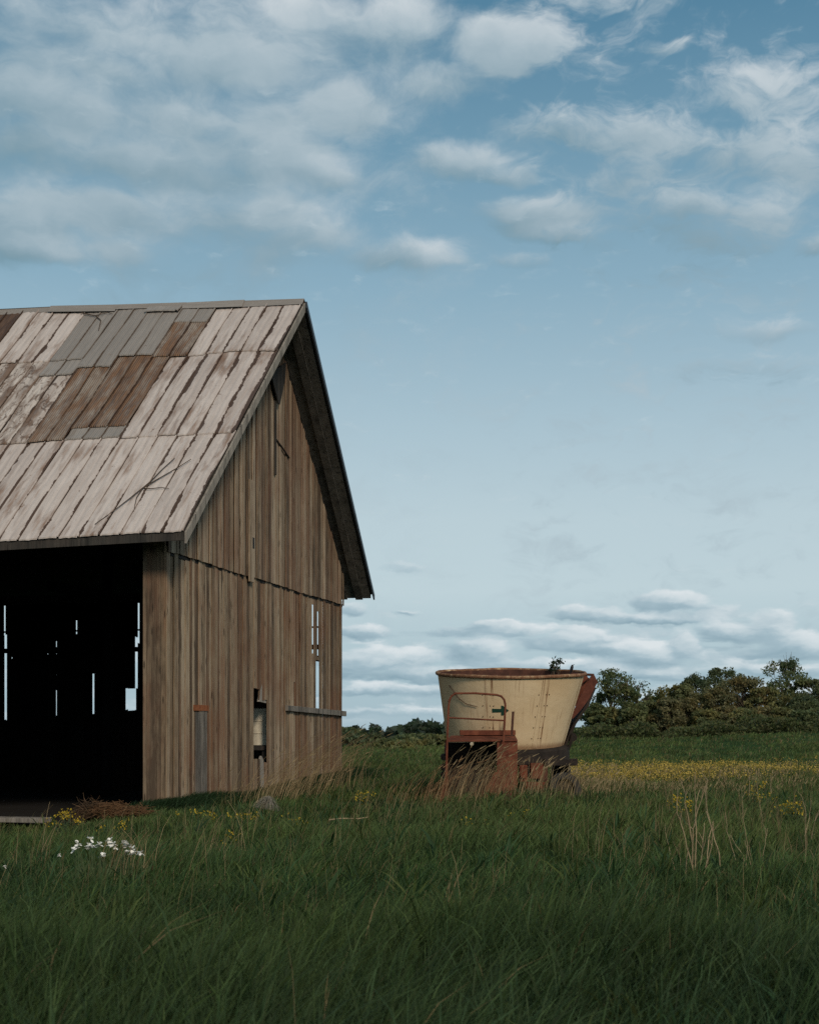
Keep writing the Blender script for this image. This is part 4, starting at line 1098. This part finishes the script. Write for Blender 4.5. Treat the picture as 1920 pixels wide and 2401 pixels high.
def meadow_weeds():
    rg = np.random.default_rng(55)
    nc = 1100; cx, cy, cr = scatter(nc, 4.2, 30, R(21), 1.3, rg); k = ~in_barn(cx, cy, .4) & ~((cy > 21) & (cx < -3.4)); cx, cy, cr = cx[k], cy[k], cr[k]; per = 9
    x = np.repeat(cx, per); y = np.repeat(cy, per); n = len(x); a = rg.uniform(0, 6.28, n)
    big = np.repeat(rg.uniform(.6, 1.4, len(cx)), per)
    h = rg.uniform(.14, .34, n) * big; w = rg.uniform(.012, .024, n) * big
    out = rg.uniform(.3, .9, n) * h
    lean = np.stack([np.cos(a) * out * .5, np.sin(a) * out * .5], 1); bend = np.stack([np.cos(a) * out * .6, np.sin(a) * out * .6], 1)
    x = x + rg.normal(0, .03, n); y = y + rg.normal(0, .03, n)
    base = np.repeat(np.where(rg.uniform(0, 1, (len(cx), 1)) < .5, np.array([[.030, .062, .026]]), np.array([[.058, .078, .024]])) * rg.uniform(.6, 1.4, (len(cx), 1)), per, axis=0)
    tag(blades('meadow_weeds', x, y, h, w, lean, bend, (base * rg.uniform(.8, 1.25, (n, 1))).astype(np.float32), M['grass']), kind='stuff')
    # thin flowering grass stems
    n = 2300; x, y, r_ = scatter(n, 8.5, 34, R(21), 1.1, rg); k = ~in_barn(x, y, .5) & ~((y > 21) & (x < -3.4)); x, y, r_ = x[k], y[k], r_[k]; n = len(x)
    h = rg.uniform(.30, .58, n); w = np.maximum(.0035, .00030 * r_)
    a = rg.uniform(0, 6.28, n); lean = np.stack([np.cos(a) * .12 * h + .07 * h, np.sin(a) * .12 * h], 1); bend = np.stack([np.cos(a) * .12 * h + .05, np.sin(a) * .12 * h], 1)
    col = np.where(rg.uniform(0, 1, (n, 1)) < .55, np.array([[.115, .105, .045]]), np.array([[.19, .145, .08]])) * rg.uniform(.6, 1.3, (n, 1))
    tag(blades('grass_stems', x, y, h, w, lean, bend, col.astype(np.float32), M['straw']), kind='stuff')

meadow_weeds()

# yellow rape-like flowers and dry stalks in a band behind the mixer to the right
def yellow_band():
    rg = np.random.default_rng(31)
    n = 26000
    y = rg.uniform(29.5, 42, n); X0 = at(1195, y); x = rg.uniform(0, 1, n) * (at(1800, y) - X0) + X0
    dens = vn(x, y, .8, 4); h = np.clip(.29 + .12 * dens + .10 * vn(x, y, 3, 5), .10, .7) * rg.uniform(.45, 1.25, n) * (.45 + .55 * sst(y + 1.5 * vn(x, y, .7, 6), 29.5, 33))
    dry = rg.uniform(0, 1, n) < np.clip(.60 - (x - 4) * .06 + .5 * vn(x, y, .9, 12), .06, .85)
    col = np.where(dry[:, None], np.array([[.34, .255, .15]]) * rg.uniform(.5, 1.3, (n, 1)), np.array([[.055, .080, .024]]) * rg.uniform(.6, 1.4, (n, 1)))
    w = rg.uniform(.009, .018, n); la = rg.uniform(0, 6.28, n)
    lean = np.stack([np.cos(la) * .15 * h + .05, np.sin(la) * .15 * h], 1); bend = np.stack([rg.normal(0, .08, n), rg.normal(0, .08, n)], 1)
    tag(blades('dry_stalks', x, y, h, w, lean, bend, col.astype(np.float32), M['straw']), kind='stuff')
    pick = np.where((rg.uniform(0, 1, n) < np.clip(.32 + .8 * vn(x, y, 1.1, 8), .02, .8)) & (y > 32.5))[0]
    cen = []
    for k in range(5):
        c = np.stack([x[pick] + lean[pick, 0] + bend[pick, 0], y[pick] + lean[pick, 1] + bend[pick, 1], gz(x[pick], y[pick]) + h[pick] * .92], 1)
        cen.append(c + rg.normal(0, .035, c.shape))
    cen = np.concatenate(cen); sel = rg.uniform(0, 1, len(cen)) < .46; cen = cen[sel]
    cc = np.array([[.48, .35, .085]]) * rg.uniform(.45, 1.3, (len(cen), 1))
    o = quads_mesh('yellow_flowers', rand_quads(cen, np.full(len(cen), .032), rg, aspect=1.1), M['petal'], cc); tag(o, kind='stuff')
yellow_band()

# ================================================================== PLANTS ONE CAN COUNT
def stems_mesh(name, paths, r0, r1, mat_, col, parent=None, n=5):
    mb = MB()
    for p in paths: mb.tube(p, r0, n, r1=r1, cap=False)
    return mb.build(name, mat_, parent)
drym = plain_mat('pale dry weed stalk', (.30, .225, .135), .85, .3, 8)
drym2 = plain_mat('brown dry stalk', (.19, .135, .075), .9, .35, 8)
def weed(label, Yd, polys, r0=.0036, group='tall dry weeds in the grass at the right', m_=drym):
    """stalk outlines measured at distance Yd, given real depth by scattering each stalk in y"""
    rd = random.Random(len(label) + int(Yd * 10)); mb = MB()
    bx = sum(p[0][0] for p in polys) / len(polys); base = None
    conv = lambda q, dy: Vector((((1293 + q[0] / 4.0) * S_ - 960) / F * Yd, Yd + dy, EYE + (HZ - (1571 + q[1] / 4.0) * S_) / F * Yd))
    x0 = conv((bx, 0), 0).x; root = empty('dry_weed', (x0, Yd, gzf(x0, Yd))); tag(root, label, 'weed', group)
    for p in polys:
        dy = rd.uniform(-.05, .05); k = rd.uniform(-.25, .25); n = len(p)
        pts = [conv(q, dy + k * i / n) for i, q in enumerate(p)]
        g0 = Vector(pts[0]); g0.z = gzf(g0.x, g0.y) - .05
        if pts[0].z - g0.z > .05 and p[0][1] > 900: pts = [g0] + pts
        fine = []
        for a_, b2 in zip(pts[:-1], pts[1:]):
            for s_ in range(3): fine.append(a_.lerp(b2, s_ / 3) + Vector((rd.uniform(-.004, .004), rd.uniform(-.004, .004), 0)))
        fine.append(pts[-1])
        mb.tube([q - root.location for q in fine], r0, 5, r1=r0 * .45, cap=False)
        if p[-1][1] < 700:
            for s_ in range(rd.randint(1, 3)):
                i = rd.randint(len(fine) // 2, len(fine) - 1); b0 = fine[i] - root.location
                mb.tube([b0, b0 + Vector((rd.uniform(-.06, .06), rd.uniform(-.05, .05), rd.uniform(.05, .13)))], r0 * .55, 4, r1=r0 * .3, cap=False)
    mb.build('stalks', m_, root)
weed('largest pale dry weed, forked stalks spreading like a fan', 12.2, [
    [(680, 1180), (655, 900), (660, 700), (690, 540), (765, 280)], [(680, 1180), (640, 1000), (595, 850), (540, 640), (500, 560), (500, 330)],
    [(715, 1190), (790, 960), (800, 800), (835, 700), (810, 560), (785, 340)], [(715, 1190), (720, 1020), (750, 870), (775, 650)],
    [(675, 1100), (690, 800), (690, 500), (735, 370)], [(580, 1170), (590, 960), (595, 840)], [(715, 1180), (770, 1000), (800, 830), (800, 620)], [(655, 800), (620, 640), (580, 480), (582, 370)], [(890, 920), (845, 730), (810, 560)], [(690, 540), (660, 420), (640, 240)]], .0058)
weed('thin dry weed bending left of the fan shaped one', 12.6, [[(535, 1140), (480, 930), (440, 770), (425, 650)], [(560, 950), (520, 880), (470, 790)]])
weed('pair of dry stalks standing second from the fan weed', 12.9, [[(1100, 1130), (1110, 830), (1060, 600), (1040, 350)], [(1170, 1060), (1120, 850), (1110, 800)], [(1160, 1020), (1110, 830), (1125, 760)]])
weed('single dry stalk just right of the fan shaped weed', 13.0, [[(1055, 1100), (1000, 900), (950, 720), (940, 560)], [(1085, 920), (1030, 840), (1005, 760)]])
weed('forked dry weed beside the right edge of the picture', 13.0, [[(1600, 1070), (1600, 850), (1590, 700), (1590, 560), (1550, 420)], [(1600, 760), (1640, 600), (1650, 480)], [(1720, 1050), (1610, 860)], [(1655, 780), (1665, 560)]])
weed('short curved dry stalk between the pair and the right edge', 14.0, [[(1235, 960), (1270, 780), (1295, 690)], [(1240, 930), (1210, 800)]])
weed('tall dry stalk behind the pair reaching the yellow flowers', 15.5, [[(1240, 640), (1230, 600), (1190, 430), (1165, 230)], [(1130, 420), (1125, 230)], [(1320, 400), (1310, 240)]])
rw = random.Random(9)
for i, (x, Y) in enumerate([(1385, 16), (1448, 17), (1525, 17.5), (1560, 19), (1605, 18), (1640, 16), (1672, 20), (1700, 15), (1412, 20)]):
    polys = []
    bx = (x - 1293) * 4.0; by = ((HZ + F * (EYE - gzf(at(x, Y), Y)) / Y) / S_ - 1571) * 4.0
    for k in range(4):
        hh = rw.uniform(220, 420); dx = rw.uniform(-60, 60); b0 = bx + rw.uniform(-30, 30)
        polys.append([(b0, by - 20), (b0 + dx * .4 + rw.uniform(-12, 12), by - hh * .5), (b0 + dx, by - hh)])
    weed(['faint', 'thin', 'short', 'wispy', 'tall', 'slanting', 'fine', 'sparse', 'slender'][i] + ' brown dry weed %s among the grass stems' % ['nearest the mixer', 'left of the fan weed', 'right behind the fan weed', 'below the yellow flowers', 'behind the curved stalk', 'before the right hand yellow clump', 'beside the right hand yellow clump', 'at the right edge', 'under the left end of the yellow band'][i], Y, polys, .0030, m_=drym2)

# white irises
def bloom(mb, c, s, rd):
    for k in range(9):
        a = k * 2 * math.pi / 9 * 2 + rd.uniform(-.4, .4); up = rd.uniform(-.7, 1.6)
        d = Vector((math.cos(a), math.sin(a), up)).normalized(); t = Vector((-math.sin(a), math.cos(a), 0))
        w = s * rd.uniform(.30, .48); l_ = s * rd.uniform(.75, 1.15)
        p = [c, c + d * l_ * .5 - t * w, c + d * l_ * .95 - t * w * .6 + Vector((0, 0, -.12 * s)), c + d * l_ + Vector((0, 0, -.1 * s)), c + d * l_ * .95 + t * w * .6 + Vector((0, 0, -.1 * s)), c + d * l_ * .5 + t * w]
        mb.face(p)
whitep = plain_mat('white petal', (.78, .76, .70), .7, .06, 30); stemm = plain_mat('green stem', (.05, .075, .03), .8, .3, 20)
yellowp = plain_mat('yellow petal', (.50, .36, .03), .7, .2, 30)
rd = random.Random(17)
FL = [(450, 318), (430, 355), (525, 290), (515, 325), (545, 340), (577, 322), (632, 298), (655, 318), (595, 385), (718, 315), (740, 325), (765, 345), (735, 370), (815, 368), (640, 325), (765, 375), (345, 383), (30, 452)]
for i, (cx, cy) in enumerate(FL):
    Y = 12.2 + rd.uniform(-.35, .35); x = cx / 2.743; y = 1661 + cy / 2.743
    px, pz = at(x, Y), EYE + (HZ - y * S_) / F * Y
    g = gzf(px, Y)
    lab = 'white flower on a thin stem in the clump left of the barn corner' if i < 16 else ('tiny white flower head left of the white clump' if i == 16 else 'lone white flower head near the left edge')
    lab = {1: 'lowest left white flower of the clump', 8: 'white flower hanging lowest in the middle of the clump', 13: 'white flower standing alone right of the clump'}.get(i, lab)
    root = empty('white_flower', (px, Y, g)); tag(root, lab, 'flower', 'white flowers in the grass')
    hh = max(.12, pz - g)
    mb = MB(); mb.tube([(rd.uniform(-.05, .05) - .04, 0, -.03), (.01, 0, hh * .5), (0, 0, hh)], .005, 5, r1=.003, cap=False)
    for k in range(3):
        a = rd.uniform(0, 6.28); w = .008; l_ = hh * rd.uniform(.6, .95); e_ = Vector((math.cos(a) * .12, math.sin(a) * .12, l_))
        mb.face([(-.02 - w, 0, 0), (-.02 + w, 0, 0), e_ * .6 + Vector((w, 0, 0)), e_, e_ * .6 - Vector((w, 0, 0))])
    mb.build('stem', stemm, root)
    mb = MB()
    s = (.040 if i < 16 else .022)
    bloom(mb, Vector((0, 0, hh)), s, rd)
    mb.build('bloom', whitep, root)
    if i in (0, 3, 6, 7, 9, 11):
        mb = MB(); bloom(mb, Vector((rd.uniform(-.02, .02), .01, hh - .03)), s * .85, rd); mb.build('bloom', whitep, root)

# yellow flowering plants in the grass
YP = [(141, 1716, 20.0, .5, 20, 'yellow plant beside the sill plank at the barn doorway'), (432, 1727, 21.5, .4, 10, 'yellow plant in front of the barn corner'), (404, 1722, 22, .35, 8, 'smaller yellow plant left of the barn corner one'), (520, 1722, 21.5, .4, 14, 'yellow plant left of the pale grass tussock'),
      (620, 1723, 21, .35, 8, 'yellow plant right of the pale grass tussock'), (766, 1676, 25.0, .45, 10, 'yellow plant in the field right of the barn'), (1100, 1714, 20.5, .4, 6, 'pale yellow plant in front of the mixer'), (482, 1782, 16.5, .4, 4, 'orange yellow flower in the grass below the barn corner'),
      (1092, 1957, 8.6, .42, 3, 'single yellow dandelion like flower in the near grass'), (1079, 1985, 8.3, .36, 2, 'lowest yellow flower in the near grass'), (1040, 1986, 8.4, .36, 2, 'small yellow flower left of the dandelion like one'), (1432, 1685, 20, .5, 16, 'yellow clump behind the fan shaped dry weed'), (1668, 1691, 19.5, .5, 16, 'yellow clump near the right edge below the band'),
      (1600, 1655, 22, .5, 14, 'yellow clump in front of the flower band at the right'), (262, 1735, 19.5, .4, 6, 'yellow plant in front of the straw heap'), (990, 1738, 18.5, .35, 4, 'small yellow plant in the middle of the grass')]
for x, y, Y, hgt, nfl, lab in YP:
    px = at(x, Y); pz = EYE + (HZ - y * S_) / F * Y; g = gzf(px, Y); top = max(.15, pz - g)
    root = empty('yellow_plant', (px, Y, g)); tag(root, lab, 'flower', 'yellow flowering plants in the grass')
    ms = MB(); near = Y < 10
    for k in range(nfl):
        sp = .02 if near else .10
        e_ = Vector((rd.gauss(0, sp), rd.gauss(0, sp), top * rd.uniform(.55, 1.12)))
        if near: e_ = Vector((rd.uniform(-.03, .03), rd.uniform(-.03, .03), top * (1 if k == 0 else rd.uniform(.75, .9))))
        ms.tube([(e_.x * .3, e_.y * .3, -.03), (e_.x * .6, e_.y * .6, e_.z * .5), e_], .004, 4, r1=.0025, cap=False)
        for q in range(2 if not near else 0):
            f = rd.uniform(.3, .8); b0 = Vector((e_.x * .6, e_.y * .6, e_.z * f)); a = rd.uniform(0, 6.28); l_ = rd.uniform(.05, .1)
            t = Vector((-math.sin(a), math.cos(a), 0)) * .014; dd = Vector((math.cos(a), math.sin(a), .4)) * l_
            ms.face([b0, b0 + dd * .5 - t, b0 + dd, b0 + dd * .5 + t])
        mf = MB()
        for q in range(1 if near else 4):
            off = Vector((0, 0, 0)) if near else Vector((rd.gauss(0, .03), rd.gauss(0, .03), rd.gauss(0, .04)))
            bloom(mf, e_ + off, .021 if near else .020, rd)
        mf.build('bloom', yellowp, root)
    ms.build('stem', stemm, root)

# leaning dry grass tufts
def tuft(label, x, Y, n, h0, h1, lean, group, colr, spread=.25, zb=None, r0=.0042):
    px = at(x, Y); g = gzf(px, Y) if zb is None else zb
    root = empty('dry_grass_tuft', (px, Y, g)); tag(root, label, 'dry grass', group)
    rg = np.random.default_rng(int(x * 7 + Y * 13)); V = []; col = []
    mb = MB()
    for k in range(n):
        bx_, by_ = rg.normal(0, spread), rg.normal(0, spread * .6); h = rg.uniform(h0, h1); le = rg.normal(lean, .22) * h; ly = rg.normal(0, .15) * h
        p = [(bx_, by_, -.05), (bx_ + le * .25, by_ + ly * .3, h * .42), (bx_ + le * .62, by_ + ly * .7, h * .78), (bx_ + le * 1.05, by_ + ly, h * rg.uniform(.9, 1.0))]
        mb.tube(p, r0 * rg.uniform(.6, 1.2), 3, rg.random(), r1=r0 * .35, cap=False)
        if r0 > .004 and rg.uniform() < .35:
            e_ = Vector(p[-1]); dv = (Vector(p[-1]) - Vector(p[-2])).normalized()
            mb.tube([e_ - dv * .10, e_ - dv * .04, e_ + dv * .03], .009, 4, rg.random(), r1=.003, cap=False)
    o = mb.build('stalks', colr, root, merge=False); return root
def straw_mat(name, a, b_):
    m, N, b = mat(name, .85, .15); N.put(b.inputs['Base Color'], N.mix(N.attr('rnd'), a, b_)); return m
tan = straw_mat('tan dry grass', (.13, .095, .048), (.34, .26, .15)); ora = straw_mat('rusty dry grass', (.13, .070, .035), (.27, .165, .085))
gG = 'dry grass leaning along the barn gable'
for i, (x, Y, n, h0, h1, le, sp, lab) in enumerate([(560, 28.8, 46, .4, 1.1, .75, .28, 'first leaning dry grass tuft under the drum hole'), (600, 30.4, 60, .5, 1.35, .8, .35, 'tallest leaning dry grass tuft at the middle of the gable foot'), (640, 31.8, 60, .5, 1.5, .75, .4, 'leaning dry grass tuft below the ledger board'),
        (680, 34.0, 40, .5, 1.3, .6, .4, 'dry grass tuft at the far end of the gable'), (520, 27.6, 30, .3, .7, .5, .3, 'short dry grass tuft left of the drum hole'), (725, 33.0, 26, .5, 1.3, .35, .45, 'upright dry grass tuft just beyond the barn corner')]):
    tuft(lab, x, Y, n, h0, h1 * 1.12, le, gG, tan, sp, r0=.0052)
gM = 'dry grass around the feed mixer'
for i, (x, Y, n, h0, h1, le, sp, lab) in enumerate([(925, 26.5, 60, .3, .9, .55, .3, 'rusty dry grass tuft at the left foot of the mixer'), (965, 26.4, 46, .5, 1.15, .6, .22, 'tall dry grass tuft in front of the dark mixer mouth'), (1005, 26.3, 40, .5, 1.2, .55, .2, 'dry grass tuft in the middle of the dark mixer mouth'),
        (1040, 26.2, 46, .3, .8, .5, .25, 'dry grass tuft before the red skirt plate'), (1085, 26.3, 40, .3, .8, .25, .28, 'dry grass tuft right of the red skirt plate'), (1130, 26.8, 40, .3, .85, .25, .3, 'dry grass tuft under the dark base of the mixer'), (1165, 27.0, 30, .3, .8, .3, .25, 'dry grass tuft left of the old tyre'),
        (1205, 26.9, 46, .25, .6, .35, .3, 'dry grass tuft right of the old tyre'), (1250, 28.0, 70, .25, .55, .2, .5, 'pinkish dry grass patch right of the mixer'), (890, 26.6, 30, .3, .6, .6, .3, 'low rusty dry grass left of the mixer')]):
    tuft(lab, x, Y, n, h0, h1, le, gM, ora if i in (0, 3, 9) else tan, sp)
gF = 'dry stalks standing in the meadow'
for i, (x, Y, n, h0, h1, le, sp, lab) in enumerate([(85, 13.5, 5, .4, .7, .25, .06, 'dry stalks left of the white flowers'), (310, 13.0, 7, .4, .7, -.15, .08, 'dry stalks right of the white flowers'), (445, 14.5, 8, .35, .6, .35, .1, 'dry stalks below the barn corner'), (235, 12.3, 22, .3, .55, .4, .12, 'pale dry stalks among the white flowers'),
        (525, 15.5, 5, .4, .7, .1, .1, 'few dry stalks under the pale tussock'), (790, 22.0, 16, .4, .9, .3, .4, 'dry stalks in the grass between barn and mixer'), (850, 24.0, 16, .4, .9, .45, .5, 'dry stalks leaning left of the mixer'), (1235, 14.0, 6, .4, .65, .1, .1, 'dry stalks below the mixer wheel'), (950, 10.0, 4, .35, .6, .25, .06, 'two curved dry blades in the middle meadow')]):
    tuft(lab, x, Y, n, h0, h1, le, gF, tan, sp, r0=.003)
# pale drooping tussock
px, py = at(563, 24.5), 24.5
root = empty('pale_tussock', (px, py, gzf(px, py) + .05)); root.scale = (.66, .66, .62); root.rotation_euler = (0, R(9), 0); tag(root, 'pale grey drooping tussock of dead grass in front of the gable', 'dry grass')
mb = MB(); rg = random.Random(8)
for k in range(170):
    a = rg.uniform(0, 6.28); r_ = rg.uniform(.10, .42); top = .33 * rg.uniform(.6, 1.2)
    mb.tube([(0.02 * math.cos(a), .02 * math.sin(a), top), (r_ * .45 * math.cos(a), r_ * .45 * math.sin(a), top * .86), (r_ * .85 * math.cos(a), r_ * .85 * math.sin(a), top * .45), (r_ * math.cos(a), r_ * math.sin(a), .02)], .004, 3, rg.random(), r1=.002, cap=False)
mb.build('blades', straw_mat('grey dead grass', (.09, .08, .065), (.27, .245, .205)), root, merge=False)
# straw heap by the doorway
for (x, Y, wd, hh, seed, lab) in ((196, 23.4, .34, .36, 3, 'dark brown heap of old straw by the barn doorway'), (262, 23.2, .40, .20, 4, 'flattened orange straw heap right of the darker heap')):
    px = at(x, Y); root = empty('straw_heap', (px, Y, gzf(px, Y))); tag(root, lab, 'straw'); mb = MB(); rg = random.Random(seed)
    lumps = [(rg.uniform(-1, 1) * wd * .75, rg.uniform(-.5, .5) * wd, rg.uniform(.12, .24), hh * rg.uniform(.35, 1.0)) for _ in range(6)]
    for k in range(620):
        lx_, ly_, lr_, lh_ = lumps[k % 6]; a = rg.uniform(0, 6.28); q = math.sqrt(rg.random()); bx_, by_ = lx_ + lr_ * q * math.cos(a), ly_ + lr_ * q * math.sin(a); z_ = lh_ * (1 - q * q) * rg.uniform(.1, 1) + .02
        d = Vector((rg.gauss(.8, .6), rg.gauss(0, .5), rg.gauss(.05, .25) if seed == 4 else rg.gauss(.35, .4))).normalized() * rg.uniform(.08, .2); c = Vector((bx_, by_, z_ + .04))
        mb.tube([c - d, c + Vector((0, 0, .01)), c + d - Vector((0, 0, .02))], .005, 3, rg.random(), r1=.003, cap=False)
    mb.build('stems', straw_mat('old orange straw', (.08, .04, .018), (.22, .12, .06)) if seed == 4 else straw_mat('dark old straw', (.05, .03, .018), (.13, .08, .045)), root, merge=False)
# pale stick in the grass
px, Y = at(735, 20.2), 20.2
mb = MB(); mb.tube([(-.28, .05, .22), (-.1, .0, .245), (.12, -.02, .24), (.27, .03, .26)], .010, 6, r1=.007);
o = mb.build('pale_stick', drym); o.location = (px, Y, gzf(px, Y)); tag(o, 'pale horizontal stick lying on the grass between barn and mixer', 'stick')
